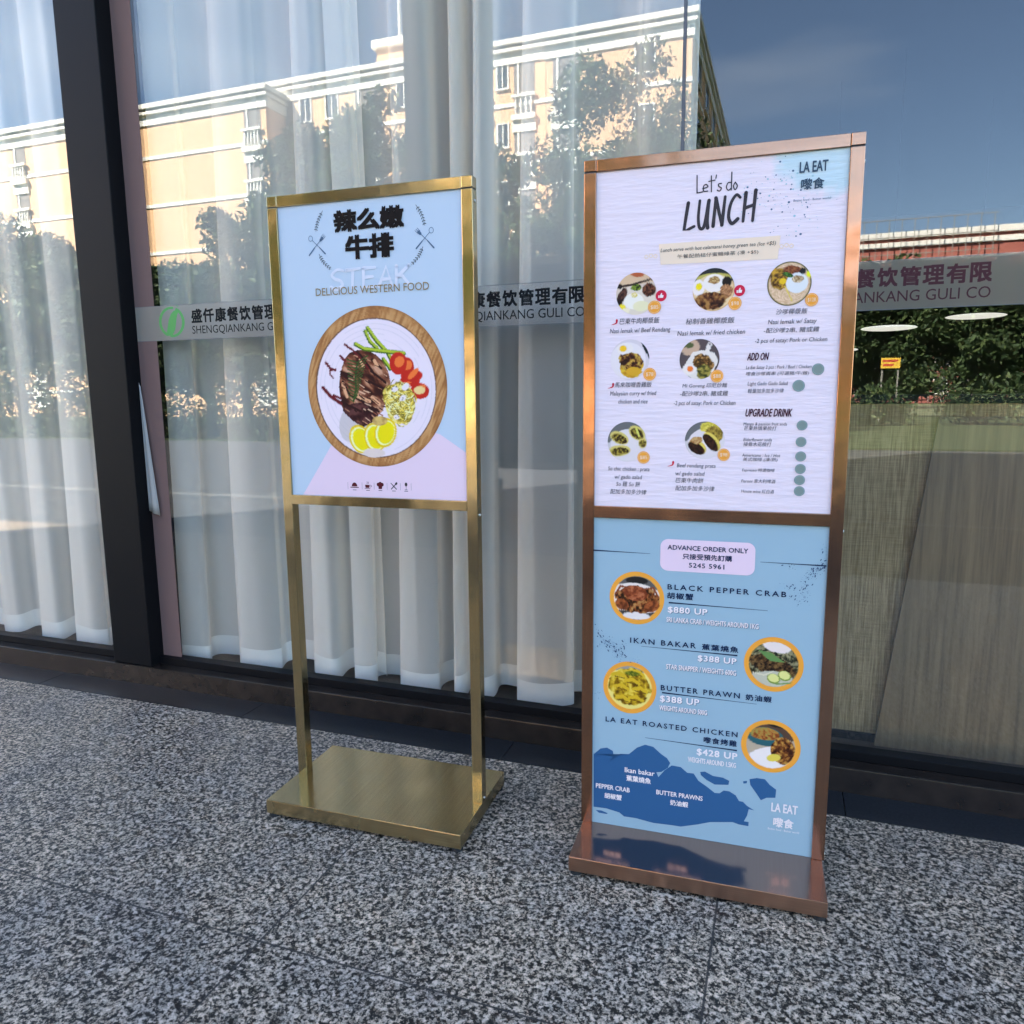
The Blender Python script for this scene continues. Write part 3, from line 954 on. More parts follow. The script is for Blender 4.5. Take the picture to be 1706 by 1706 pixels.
curtain(-2.565, -1.62, 2.680, 0.070, 0.062, 3.31, 11, "white sheer curtain behind the green window logo, hem just off the floor")
curtain(-1.70, -0.30, 2.705, 0.078, 0.056, 3.31, 23, "widest white sheer curtain, hanging behind the glass between the two menu stands")
curtain(-4.95, -2.90, 2.690, 0.052, 0.060, 3.31, 37, "white sheer curtain beyond the black frame post, in the pane without writing")
tow = thing("hanging_cloth", "white cloth hanging over the mauve strip beside the black post", "cloth", (-2.582, YG - 0.016, 0.70))
bm = bmesh.new()
V = []
for j in range(13):
    for i in range(9):
        u, t = i / 8, j / 12
        V.append((u * (0.008 + 0.048 * t), 0.003 * math.sin(u * 9) * (0.3 + t), 0.62 - 0.55 * t - 0.02 * u))
o = raw("cloth", V, [(j * 9 + i, j * 9 + i + 1, (j + 1) * 9 + i + 1, (j + 1) * 9 + i) for j in range(12) for i in range(8)], M["towel"], tow)
md = o.modifiers.new("s", 'SOLIDIFY'); md.thickness = 0.002
o.data.polygons.foreach_set("use_smooth", [True] * len(o.data.polygons))

# behind the clear pane: woven screen, board added as a dark reflection, hanging lamps
m = M["weave"] = mat("woven_fabric", (0.3, 0.26, 0.18), 0.9, 0, 0.2)
n, l, b = nodes(m)
t = noise_node(m, 1.0, 3, 0.6, mapping(m, (220, 220, 9)))
t2 = noise_node(m, 1.0, 3, 0.6, mapping(m, (12, 12, 300)))
mxw = n.new("ShaderNodeMath"); mxw.operation = 'MULTIPLY_ADD'; mxw.inputs[1].default_value = 0.4
l.new(t2.outputs["Fac"], mxw.inputs[0]); l.new(t.outputs["Fac"], mxw.inputs[2])
r = ramp(m, mxw.outputs[0], [(0.55, (0.17, 0.112, 0.05)), (0.85, (0.34, 0.24, 0.122))])
l.new(r.outputs[0], b.inputs["Base Color"])
M["reflection_brown"] = mat("reflection_board_brown", (0.1, 0.06, 0.03), 0.55)
n, l, b = nodes(M["reflection_brown"])
tg = noise_node(M["reflection_brown"], 1.0, 5, 0.65, mapping(M["reflection_brown"], (60, 60, 2.5)))
rg_ = ramp(M["reflection_brown"], tg.outputs["Fac"], [(0.3, (0.10, 0.062, 0.026)), (0.7, (0.21, 0.135, 0.062))])
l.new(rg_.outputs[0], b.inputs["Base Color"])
scr = thing("room_screen", "low woven fabric screen standing indoors behind the clear pane", "screen", (0.9, 2.76, 0.046))
link("fabric_panel", boxes((-1.14, 1.2, -0.012, 0.012, 0.03, 1.165)), M["weave"], scr)
link("screen_rail", boxes((-1.15, 1.21, -0.018, 0.018, 1.166, 1.195), bev=0.003), M["frame_metal"], scr)
link("screen_foot", boxes((-1.15, 1.21, -0.02, 0.02, 0.0, 0.029), bev=0.003), M["frame_metal"], scr)
bd = raw("reflection_board", [(0.335, 2.715, 0.047), (1.05, 2.715, 0.047), (1.05, 2.730, 1.17), (0.46, 2.730, 1.17), (0.335, 2.73, 0.047), (1.05, 2.73, 0.047), (1.05, 2.742, 1.17), (0.46, 2.742, 1.17)],
         [(0, 1, 2, 3), (7, 6, 5, 4), (0, 4, 5, 1), (1, 5, 6, 2), (2, 6, 7, 3), (3, 7, 4, 0)], M["reflection_brown"])
tag(bd, "brown slanted board added in place of a dark reflection, against the woven screen", "board")
M["lamp_glow"] = mat("lamp_glow", (0.9, 0.9, 0.86), 0.5)
_e = M["lamp_glow"].node_tree.nodes["Principled BSDF"]
_e.inputs["Emission Color"].default_value = (1, 0.96, 0.86, 1)
_e.inputs["Emission Strength"].default_value = 0.055
for (lx, ly, lz, lr, lab) in ((0.60, 5.5, 1.655, 0.165, "white disc lamp hanging indoors, nearest of the three"), (0.26, 5.9, 1.545, 0.20, "small white disc lamp hanging indoors half behind the copper stand"), (1.30, 6.6, 1.80, 0.20, "white disc lamp hanging deepest in the dark room")):
    L = thing("pendant_lamp", lab, "lamp", (lx, ly, lz))
    bm = bmesh.new()
    bmesh.ops.create_uvsphere(bm, u_segments=32, v_segments=10, radius=1)
    bmesh.ops.scale(bm, vec=(lr, lr, 0.015), verts=bm.verts)
    link("lamp_shade", bm, M["lamp_glow"], L, True)
    link("cord", cyl(bmesh.new(), (0, 0, 0.02), (0, 0, 3.318 - lz), 0.0012, seg=8), M["frame_metal"], L)


# ------------------------------------------------------------------ the two poster stands
def stand(kind, key, x, y, a, W, Wb, Db, z0, z1, pw, pd, H, bt, bb, ch, label):
    t = thing("poster_stand", label, "sign stand", (x, y, 0), a)
    V, Hh, B = M[kind + "_v"], M[kind + "_h"], M[kind + "_b"]
    hw, hp = W / 2, pd / 2
    g = 0.0014
    for s in (-1, 1):
        xa, xb = sorted((s * hw, s * (hw - pw)))
        po = link("post", boxes((xa, xb, -hp, hp, z1 + 0.0003, H - ch - g), bev=0.0012), V, t)
        link("corner_cap", boxes((xa, xb, -hp, hp, H - ch + g, H), bev=0.0015), Hh, t)
        link("cap_joint", boxes((xa + 0.0012, xb - 0.0012, -hp + 0.0012, hp - 0.0012, H - ch - g + 0.0001, H - ch + g - 0.0001)), M["rubber"], po)
        xj = s * (hw - pw)
        link("cap_joint", boxes((min(xj, xj - s * g) + 0.0001, max(xj, xj - s * g) - 0.0001, -hp + 0.0012, hp - 0.0012, H - ch + 0.0025, H - 0.0015)), M["rubber"], po)
        if s > 0:
            for z in (H - ch - 0.030, bb - 0.012, z1 + 0.012):
                link("bolt", cyl(bmesh.new(), (hw, 0, z), (hw + 0.003, 0, z), 0.004, 0.003, 12), M["bolt"], po)
    link("top_rail", boxes((-hw + pw + g, hw - pw - g, -hp, hp, H - ch, H - 0.0004), bev=0.0012), Hh, t)
    link("cross_bar", boxes((-hw + pw + 0.0002, hw - pw - 0.0002, -hp - 0.001, hp + 0.001, bb, bt), bev=0.0012), Hh, t)
    base = link("base", boxes((-Wb / 2, Wb / 2, -Db / 2, Db / 2, z0, z1), bev=0.0016), [B, M[kind + "_edge"]], t)
    for f in base.data.polygons:
        f.material_index = 0 if f.normal.z > 0.7 else 1
    for sx in (-1, 1):
        for sy in (-1, 1):
            link("foot", cyl(bmesh.new(), (sx * (Wb / 2 - 0.017), sy * (Db / 2 - 0.017), 0), (sx * (Wb / 2 - 0.017), sy * (Db / 2 - 0.017), z0), 0.016, 0.016, 16), M["rubber"], base)
    return t


def poster(parent, name, x0, x1, za, zb, y, paper):
    p = link(name, boxes((x0, x1, y, y + 0.003, za, zb)), paper, parent)
    link("backing", boxes((x0, x1, y + 0.0032, y + 0.006, za, zb)), M["backing"], p)
    return p


gold = stand("brass", "g", -1.1126, 1.9259, 0.0273, 0.6323, 0.6304, 0.3744, 0.012, 0.0543, 0.0315, 0.0323, 1.8196, 0.959, 0.9311, 0.0307,
             "brass coloured poster stand with a steak poster above an open lower half")
copp = stand("copper", "c", -0.1781, 1.9565, 0.0364, 0.6412, 0.6319, 0.378, 0.012, 0.0517, 0.0304, 0.0321, 1.8247, 0.9591, 0.9282, 0.0288,
             "copper coloured menu stand with a pale lunch menu above a blue seafood menu")
YP = {"g": -0.0323 / 2 + 0.006, "c": -0.0321 / 2 + 0.006}
pg = poster(gold, "poster", -0.6323 / 2 + 0.0317, 0.6323 / 2 - 0.0317, 0.9592, 1.8196 - 0.0309, YP["g"], M["sky_paper"])
pu = poster(copp, "poster", -0.6412 / 2 + 0.0306, 0.6412 / 2 - 0.0306, 0.9593, 1.8247 - 0.029, YP["c"], M["lunch_paper"])
plo = poster(copp, "poster", -0.6412 / 2 + 0.0306, 0.6412 / 2 - 0.0306, 0.0522, 0.9280, YP["c"], M["blue_paper"])
pg["label"] = "steak poster on pale blue paper"
pu["label"] = "pale lilac lunch menu"
plo["label"] = "blue seafood menu with an island map"
LAY = 0.00035


def yl(s, k):
    return YP[s] - LAY * k


# lettering, one mesh per line
for (s, txt, x0, x1, z, h, colr, bold, shear, track) in TEXTS:
    par = pg if s == "g" else (pu if z > 0.94 else plo)
    if colr == "white" and h > 0.0088 and z > 0.3 and bold:       # drop shade printed under the white prices
        F = Flat(yl(s, 4))
        add_text(F, txt, x0 + 0.0011, x1 + 0.0011, z - 0.0011, h, bold, shear, track)
        F.build("lettering_shade", M["navy_speck"], par)
    F = Flat(yl(s, 5 if colr != "olive" else 6))
    add_text(F, txt, x0, x1, z, h, bold, shear, track, 3 if h > 0.02 else 2)
    F.build("lettering", M[colr], par)

# --- steak poster
F = Flat(yl("g", 1)); F.poly([(max(-0.2844, min(0.2844, p[0])), max(0.9593, p[1])) for p in PTS["pink"]]); F.build("pink_triangle", M["lilac"], pg)


def zx(px, py):
    return ((px - 880) / 548, -(py - 690) / 635)


A = Art(420, seed=3)
A.tex(np.ones_like(A.X), [(150, 104, 66), (172, 126, 82), (186, 142, 96), (196, 156, 110)], 5, 1.15, 9)
A.fill(np.clip((np.hypot(A.X, A.Z) - 0.955) * 20, 0, 1) * 0.45, (120, 84, 56))
A.ell(-0.013, -0.016, 0.868, 0.872, (104, 78, 66)); A.ell(-0.010, -0.016, 0.852, 0.858, (226, 222, 248))
for rr_ in (0.80, 0.74, 0.68, 0.62):
    d = np.abs(np.hypot(A.X + 0.01, A.Z + 0.016) - rr_)
    A.fill(np.clip(1 - d * 110, 0, 1) * 0.5 * (A.fbm(3) > 0.4), (198, 196, 222))
A.fill(A.ellm(-0.30, -0.42, 0.30, 0.22, 0.9) * 0.55, (176, 176, 184))
stk = A.polym([zx(*q) for q in [(735, 395), (690, 410), (650, 450), (620, 520), (600, 590), (588, 680), (600, 800), (615, 880), (680, 950), (770, 1008), (850, 965), (930, 875), (975, 760), (1000, 650), (985, 570), (950, 490), (890, 430), (810, 392)]])
A.tex(stk, [(44, 20, 22), (70, 34, 28), (98, 54, 42), (118, 72, 56), (150, 104, 84), (200, 158, 136)], 6, -0.7, 2.2)
A.tex(stk * A.ellm(*zx(740, 950), 0.30, 0.22), [(40, 16, 22), (60, 28, 34), (92, 56, 58)], 14)
for q in [((830, 640), (985, 720)), ((850, 560), (960, 650)), ((770, 430), (880, 590)), ((610, 560), (700, 600)), ((640, 720), (900, 880)), ((600, 800), (760, 880)), ((860, 470), (930, 540)), ((620, 640), (660, 720))]:
    A.line([zx(*p) for p in q], 0.030, (42, 18, 22))
for q in [((740, 760), (830, 800)), ((850, 770), (905, 820)), ((880, 480), (900, 520)), ((620, 660), (650, 760)), ((770, 470), (790, 520))]:
    A.line([zx(*p) for p in q], 0.045, (214, 168, 136))
rg = random.Random(21)
for _ in range(70):
    x_, y_ = rg.uniform(610, 970), rg.uniform(410, 960)
    pz = zx(x_, y_)
    k_ = min(A.n - 1, max(0, int((pz[0] + 1) / 2 * A.n))), min(A.n - 1, max(0, int((pz[1] + 1) / 2 * A.n)))
    if stk[k_[1], k_[0]] > .5:
        L_ = rg.uniform(12, 46)
        A.line([zx(x_, y_), zx(x_ + L_, y_ + L_ * rg.uniform(.3, .9))], rg.uniform(.006, .018), rg.choice([(40, 18, 20), (60, 30, 26), (186, 140, 116), (150, 96, 74), (212, 180, 160)]))
for q, w_ in [(((490, 485), (530, 540), (565, 545)), .035), (((520, 545), (520, 580), (545, 610)), .02), (((455, 685), (520, 760), (600, 815)), .045), (((540, 750), (600, 775)), .03), (((650, 345), (690, 380)), .028), (((608, 435), (645, 475)), .03), (((700, 380), (780, 470), (830, 540)), .022)]:
    A.line([zx(*p) for p in q], w_, (96, 20, 32))
for (q, w_) in [(((835, 225), (905, 330), (985, 420), (1020, 500)), .055), (((815, 250), (850, 330), (905, 385)), .05), (((735, 345), (800, 385), (950, 408), (1110, 428)), .052), (((950, 470), (1000, 545)), .05)]:
    P_ = [zx(*p) for p in q]
    A.line(P_, w_, (70, 104, 30)); A.line([(a + 0.008, b2 + 0.006) for a, b2 in P_], w_ * 0.6, (168, 192, 60))
for cx_, cy_, rx_, ry_ in [(1125, 535, 58, 78), (1062, 505, 66, 88), (1150, 640, 74, 46), (1165, 600, 84, 50), (1220, 722, 70, 62)]:
    p = zx(cx_, cy_); A.ell(p[0], p[1], rx_ / 548, ry_ / 635, (188, 40, 32), rag=.15); A.ell(p[0] + .02, p[1] + .02, rx_ / 548 * .62, ry_ / 635 * .45, (232, 120, 62), 0.7)
p = zx(1220, 715); A.ell(p[0], p[1], .08, .05, (244, 206, 150))
nm = A.ellm(*zx(1060, 815), 0.215, 0.275, 0.15, .45)
A.tex(nm, [(96, 92, 40), (176, 158, 58), (224, 206, 96), (240, 230, 160)], 18, 0.6, 1.5)
rg = random.Random(9)
for _ in range(150):
    t0, an_ = rg.uniform(0, 6.28), rg.uniform(0, 6.28)
    q_ = math.sqrt(rg.random())
    cx_, cy_, r_ = 1065 + 85 * q_ * math.cos(an_), 815 + 150 * q_ * math.sin(an_), rg.uniform(18, 60)
    st_ = rg.choice((.25, -.25))
    pts = [zx(cx_ + r_ * math.cos(t0 + k * st_), cy_ + r_ * 1.1 * math.sin(t0 + k * st_)) for k in range(7)]
    A.line(pts, rg.uniform(.007, .012), rg.choice([(128, 116, 40), (246, 238, 176), (232, 216, 96), (250, 244, 206), (160, 146, 60)]))
for q in [(1030, 705), (1112, 690), (1090, 775), (1036, 925)]:
    p = zx(*q)
    A.ell(p[0], p[1], .05, .034, (228, 226, 244), rg.uniform(-.6, .6), .5)
    for _ in range(3):
        A.ell(p[0] + rg.uniform(-.05, .05), p[1] + rg.uniform(-.04, .04), .008, .006, (70, 70, 84))
p = [zx(700, 800), zx(725, 700), zx(725, 590), zx(745, 490)]
A.line(p, .022, (40, 66, 34))
for k in range(13):
    t = k / 12; x_, z_ = p[0][0] + (p[3][0] - p[0][0]) * t, p[0][1] + (p[3][1] - p[0][1]) * t
    for s in (-1, 1):
        A.line([(x_, z_), (x_ + s * (.06 + .09 * t), z_ + .06 + .02 * s)], .014, (52, 84, 40))
for q, an in [((745, 1105), .5), ((860, 1090), .25), ((945, 1050), -.45)]:
    c_ = zx(*q)
    A.ell(c_[0], c_[1], .155, .19, (222, 196, 20), an, .08); A.ell(c_[0], c_[1], .135, .165, (250, 244, 190), an); A.ell(c_[0] + .01, c_[1], .115, .145, (240, 222, 22), an)
A.fill(A.ellm(*zx(850, 1215), .16, .06), (214, 206, 214))
A.tex(A.ellm(*zx(905, 955), .11, .06), [(150, 120, 70), (214, 190, 120)], 12)
D0 = DISCS[0]
A.build("dish_picture", pg, yl("g", 2), D0[2], D0[3], 0.1085 * D0[4] / D0[4] if False else D0[4], D0[5], 120, 280)["label"] = "sliced grilled steak on a round white plate over a wooden board"
# wreath of twigs, crossed fork and spoon
for nme in ("br1", "br2", "br3", "br4"):
    F = Flat(yl("g", 2))
    P_ = PTS[nme]
    F.curve(P_, 0.0012, 0.0008)
    for k in range(1, 8):
        t = k / 8
        i = 0 if t < .5 else 1
        u = (t - .5 * i) * 2
        x_, z_ = P_[i][0] + (P_[i + 1][0] - P_[i][0]) * u, P_[i][1] + (P_[i + 1][1] - P_[i][1]) * u
        an = math.atan2(P_[i + 1][1] - P_[i][1], P_[i + 1][0] - P_[i][0])
        for s in (-1, 1):
            b2 = an + s * 0.9
            F.ell(x_ + .0040 * math.cos(b2), z_ + .0040 * math.sin(b2), .0031, .0010, 10, b2)
    F.build("leafy_twig", M["black"], pg)
for nme, s in (("x1", 1), ("x2", -1)):
    F = Flat(yl("g", 3))
    cx, cz = PTS[nme][0]
    e = 0.026
    F.stroke([(cx + s * e, cz - e * .95), (cx + s * .3 * e, cz - .25 * e)], .0042, .003); F.stroke([(cx + s * .3 * e, cz - .25 * e), (cx - s * .55 * e, cz + .55 * e)], .0016)
    F.ring(cx - s * .75 * e, cz + .75 * e, .0072, .0080, .0014, 20)
    F.stroke([(cx - s * e, cz - e), (cx - s * .3 * e, cz - .25 * e)], .0042, .003); F.stroke([(cx - s * .3 * e, cz - .25 * e), (cx + s * .5 * e, cz + .5 * e)], .0016)
    F.stroke([(cx + s * .5 * e, cz + .5 * e), (cx + s * .68 * e, cz + .68 * e)], .0075, .0085)
    for k in (-1, 0, 1):
        F.stroke([(cx + s * (.66 * e) + k * .0032, cz + .66 * e - k * s * .0032), (cx + s * .98 * e + k * .0032, cz + .98 * e - k * s * .0032)], .0013)
    F.build("crossed_cutlery", M["steel_ink"], pg)
# white brush word
(xa, za), (xb, zb_) = PTS["steakw"]
hgt = 0.052


def brush(F, letter, x, z, w, h, th):
    S = {"S": [[(.95, .95), (.5, 1.0), (.1, .75), (.3, .55), (.75, .4), (.85, .15), (.4, -.02), (0, .1)]], "T": [[(0, .95), (1, 1.0)], [(.5, .97), (.42, 0)]],
         "E": [[(.1, 1), (.05, 0), (.9, .02)], [(.1, 1), (.95, 1)], [(.1, .52), (.75, .54)]], "A": [[(0, 0), (.55, 1.02), (.95, 0)], [(.2, .36), (.8, .36)]],
         "K": [[(.1, 1), (.05, 0)], [(.98, 1), (.12, .42), (.5, .5), (1.0, 0)]],
         "L": [[(.38, 1.0), (.2, .5), (.05, .03), (.5, .06), (.95, .14)]], "U": [[(.1, 1), (0, .4), (.15, .02), (.55, .1), (.9, .98)], [(.92, 1.0), (.80, .3), (.85, .0)]],
         "N": [[(.02, 0), (.2, 1.0)], [(.2, 1.0), (.78, 0.02)], [(.78, .02), (1.0, 1.02)]], "C": [[(1.0, .9), (.65, 1.0), (.2, .7), (.05, .25), (.35, 0), (.85, .15)]], "H": [[(.18, 1.0), (0, 0)], [(1.0, 1.06), (.82, 0)], [(.1, .46), (.92, .56)]]}
    for st in S[letter]:
        pts = [(x + p[0] * w, z + p[1] * h) for p in st]
        if len(pts) > 2 and letter in "SCU":
            F.curve(pts, th * .8, th * 1.1)
        else:
            F.stroke(pts, th * 1.1, th * .85)


F = Flat(yl("g", 4))
for i, ch in enumerate("STEAK"):
    brush(F, ch, xa + i * (xb - xa) / 5 + .006, za - 0.012, (xb - xa) / 5 * .84, hgt, .0092)
F.build("brush_lettering", M["pale_brush"], pg)
# row of little icons
F = Flat(yl("g", 2)); S_ = Flat(yl("g", 2))
ic = PTS["icons"]; r = 0.0115
cx, cz = ic[0]
F.poly([(cx - r, cz - .003)] + [(cx + r * .8 * math.cos(t), cz - .003 + r * math.sin(t)) for t in [math.pi - k * math.pi / 10 for k in range(11)]] + [(cx + r, cz - .003)]); F.poly([(cx - r * 1.2, cz - .007), (cx + r * 1.2, cz - .007), (cx + r * 1.2, cz - .0045), (cx - r * 1.2, cz - .0045)])
F.build("kitchen_icon", M["maroon"], pg); F = Flat(yl("g", 2))
cx, cz = ic[1]
F.poly([(cx - r * .8, cz + .003), (cx + r * .5, cz + .003), (cx + r * .35, cz - .006), (cx - r * .65, cz - .006)]); F.ring(cx + r * .7, cz - .0005, .0045, .0035, .0014, 16); F.curve([(cx - .003, cz + .006), (cx - .001, cz + .009), (cx - .003, cz + .012)], .0012); F.curve([(cx + .001, cz + .006), (cx + .003, cz + .009), (cx + .001, cz + .012)], .0012)
F.poly([(cx - r * .9, cz - .009), (cx + r * .7, cz - .009), (cx + r * .7, cz - .0075), (cx - r * .9, cz - .0075)])
F.build("kitchen_icon", M["maroon"], pg); F = Flat(yl("g", 2))
cx, cz = ic[2]
F.ell(cx - .006, cz + .004, .0055, .0055); F.ell(cx + .006, cz + .004, .0055, .0055); F.ell(cx, cz + .006, .006, .006); F.poly([(cx - .0065, cz + .002), (cx + .0065, cz + .002), (cx + .0055, cz - .009), (cx - .0055, cz - .009)])
F.build("kitchen_icon", M["maroon"], pg)
F = Flat(yl("g", 2))
cx, cz = ic[3]
F.stroke([(cx - .009, cz + .009), (cx + .008, cz - .008)], .0022, .003); F.stroke([(cx + .009, cz + .009), (cx - .008, cz - .008)], .0022, .003); F.ell(cx + .008, cz + .008, .0034, .0048, 12, -.7)
F.build("kitchen_icon", M["charcoal"], pg); F = Flat(yl("g", 2))
cx, cz = ic[4]
F.ell(cx, cz + .006, .0042, .0058); F.stroke([(cx, cz + .001), (cx, cz - .009)], .0012); F.stroke([(cx - .004, cz - .0095), (cx + .004, cz - .0095)], .0014)
F.build("kitchen_icon", M["charcoal"], pg); F = Flat(yl("g", 2))
for (sx_, sz_) in PTS["seps"]:
    F.stroke([(sx_, sz_ - .011), (sx_, sz_ + .009)], .0007)
for (cx, cz) in ic:
    F.stroke([(cx - .006, cz - .0135), (cx + .006, cz - .0135)], .0016, cap=False)
F.build("icon_divider_pattern", M["charcoal"], pg)

# --- lunch menu
F = Flat(yl("c", 2)); F.poly(PTS["tape"][::-1]); F.build("tape_strip", M["tape"], pu)
for (x_, z_) in PTS["lunchbox"]:
    F = Flat(yl("c", 2))
    for k in range(3):
        dx = (k - 1) * .011
        F.ring(x_ + dx, z_ + (k % 2) * .002, .0048, .0048, .0013, 14)
    F.build("flower_mark", M["tan_mark"], pu)
F = Flat(yl("c", 3))
x0, x1 = PTS["lets"][0][0], PTS["lets"][1][0]
z0_ = PTS["lets"][0][1]; w_, h_ = x1 - x0, 0.040


def hand(F, strokes, th):
    for st in strokes:
        pts = [(x0 + p[0] * w_, z0_ + p[1] * h_) for p in st]
        (F.curve if len(pts) > 2 else F.stroke)(pts, th)


hand(F, [[(.02, 1.0), (.03, 0)], [(.03, 0), (.17, .04)], [(.17, .22), (.29, .3), (.25, .44), (.19, .36), (.19, .08), (.29, .06)], [(.37, .9), (.38, .0)], [(.31, .6), (.46, .64)], [(.49, .92), (.48, .74)],
         [(.62, .42), (.55, .4), (.56, .26), (.62, .16), (.58, .0), (.52, .06)], [(.86, 1.0), (.86, .0)], [(.86, .42), (.78, .42), (.74, .18), (.79, .0), (.86, .12)], [(.95, .42), (.91, .22), (.95, .0), (1.0, .2), (.95, .42)]], .0026)
F.build("hand_lettering", M["charcoal"], pu)
F = Flat(yl("c", 3))
a0, a1 = PTS["lunch"][0], PTS["lunch"][1]
b0, b1 = PTS["lunchT"]
wl = (a1[0] - a0[0] + 0.012) / 5.35
for i, ch in enumerate("LUNCH"):
    zlo = a0[1] + (a1[1] - a0[1]) * i / 4 + .002
    brush(F, ch, a0[0] + i * wl * 1.12 + .004, zlo, wl * .86, 0.064, .0078)
F.build("brush_lettering", M["charcoal"], pu)
F = Flat(yl("c", 1)); F2 = Flat(yl("c", 1))
rg = random.Random(4)
for (x_, z_) in PTS["speck"]:
    for _ in range(16):
        q = rg.random() ** 3
        (F if rg.random() < .6 else F2).ell(min(.285, x_ + rg.gauss(0, .022)), min(1.79, z_ + rg.gauss(0, .022)), .0007 + q * .0022, .0007 + q * .0018, 9)
F.build("paint_speckle_pattern", M["wet"], pu); F2.build("paint_speckle_pattern", M["steel_ink"], pu)
for (x_, z_) in PTS["chilli"] + PTS["chilli2"]:
    F = Flat(yl("c", 3))
    F.curve([(x_ + .0055, z_ + .0055), (x_ + .0045, z_ - .001), (x_ - .001, z_ - .004), (x_ - .008, z_ - .0055)], .0052, .0008)
    F.build("chilli_mark", M["chilli"], pu)

WHITE_, PAPER = (228, 226, 246), (216, 212, 246)


def dish(kind, seed):
    n = 110
    A = Art(n, PAPER, seed)
    br = [(34, 16, 14), (74, 42, 26), (110, 70, 40), (164, 126, 74)]
    gr = [(40, 50, 24), (96, 96, 44), (170, 160, 80)]
    if kind == "dish0":
        A.fill(np.ones_like(A.X), (206, 196, 190)); A.fill((A.Z > .42 + .15 * A.X).astype(float), (208, 184, 160)); A.ell(.1, .95, .35, .16, (172, 92, 60), 0, .3); A.line([(-.9, .36), (-.2, .44), (.85, .68)], .10, (52, 40, 40)); A.ell(-.82, .38, .14, .12, (30, 26, 30))
        A.ell(-.05, -.35, 1.0, .72, (214, 210, 206)); A.tex(A.ellm(-.72, -.1, .2, .42, -.5, .3), [(30, 20, 22), (90, 60, 52)], 12); A.ell(-.85, -.42, .16, .2, (28, 22, 24)); A.tex(A.ellm(.0, .3, .28, .16, 0, .4), [(30, 44, 20), (120, 150, 50)], 14)
        A.tex(A.ellm(.62, .16, .33, .32, 0, .2), [(38, 18, 16), (80, 44, 34), (120, 78, 58)], 12); A.ell(-.12, -.35, .5, .38, (232, 234, 238)); A.ell(.25, -.6, .4, .25, (222, 224, 196)); A.tex(A.ellm(-.1, -.05, .16, .12, 0, .5), [(200, 190, 90), (230, 226, 200)], 14); A.ell(-.68, -.62, .16, .14, (234, 220, 60)); A.ell(-.5, -.78, .2, .12, (232, 228, 210))
    elif kind == "dish1":
        A.fill(np.ones_like(A.X), (206, 180, 140)); A.fill((A.Z > .55 - .25 * A.X * A.X).astype(float), (40, 44, 48)); A.ell(0, .55, .85, .22, (180, 176, 96)); A.ell(0, -.1, .95, .82, (222, 204, 168)); A.ell(.02, .3, .52, .42, (230, 230, 238)); A.tex(A.ellm(.02, .45, .26, .18, 0, .5), [(120, 84, 40), (214, 196, 150)], 16)
        A.ell(.62, .34, .22, .24, (30, 24, 22)); A.ell(-.72, .12, .3, .38, (230, 228, 240)); A.ell(-.7, .16, .15, .17, (238, 214, 30)); A.tex(A.ellm(.6, -.1, .3, .3, 0, .4), [(120, 80, 56), (196, 150, 110)], 20); A.tex(A.ellm(-.1, -.52, .72, .4, 0, .3), br, 7)
    elif kind == "dish2":
        A.tex(np.ones_like(A.X), [(196, 168, 140), (226, 206, 186)], 20, .5, 3); A.fill(np.clip((np.hypot(A.X, A.Z) - .92) * 14, 0, 1), (70, 74, 40)); A.tex(A.ellm(-.45, .25, .42, .52, .5, .3), [(60, 36, 20), (130, 100, 36), (200, 160, 60)], 9); A.tex(A.ellm(.1, .62, .4, .2, 0, .4), [(90, 40, 26), (150, 96, 60)], 14)
        A.ell(.35, .02, .5, .46, (214, 226, 244)); A.tex(A.ellm(.38, .2, .28, .16, 0, .5), [(120, 90, 50), (220, 210, 190)], 18); A.ell(.58, .55, .15, .14, (30, 30, 34)); A.ell(.9, .4, .14, .16, (220, 232, 30)); A.line([(-.2, -.1), (.2, -.85)], .05, (216, 200, 90)); A.ell(-.3, .12, .16, .14, (220, 190, 40)); A.tex(A.ellm(-.1, .42, .25, .1, -.4, .4), [(30, 60, 30), (80, 130, 50)], 14)
    elif kind == "dish3":
        A.fill(np.ones_like(A.X), (208, 206, 226)); A.fill((A.X + A.Z * .55 > 1.0).astype(float), (36, 44, 50)); A.ell(-.1, -.05, .92, .9, (222, 222, 240)); A.tex(A.ellm(.1, -.3, .6, .62, -.5, .2), [(176, 130, 30), (214, 186, 60)], 8); A.tex(A.ellm(.05, -.12, .62, .46, -.35, .35), [(34, 16, 14), (70, 34, 22), (140, 104, 50), (196, 170, 80)], 7)
        A.ell(-.25, .55, .42, .26, (226, 226, 236)); A.ell(-.35, .55, .18, .15, (238, 190, 40)); A.ell(.2, -.58, .4, .22, (206, 164, 48))
    elif kind == "dish4":
        A.fill(np.ones_like(A.X), (84, 76, 84)); A.ell(-.5, .62, .5, .42, (190, 166, 150)); A.ell(-.55, .7, .25, .14, (80, 92, 60)); M_ = A.polym([(-.35, .35), (.15, .45), (.75, .3), (.95, -.1), (.6, -.9), (-.1, -1.1), (-.95, -.6)]); A.fill(M_, (220, 220, 226)); A.line([(.38, .4), (.5, .72)], .22, (220, 220, 228)); A.ell(.5, .74, .05, .05, (90, 90, 110))
        A.tex(A.ellm(.2, -.2, .55, .42, -.6, .35), [(54, 40, 20), (110, 76, 36), (176, 140, 90)], 9); A.tex(A.ellm(.25, -.65, .34, .42, 0, .3), gr, 9); A.ell(-.5, -.5, .34, .26, (230, 228, 236)); A.ell(-.45, -.48, .15, .14, (226, 120, 50))
    else:
        A.fill(np.ones_like(A.X), (198, 200, 216)); A.fill((A.Z - A.X * .5 > .42).astype(float), (104, 108, 116)); A.ell(.1, -.2, .95, .85, (214, 214, 232))
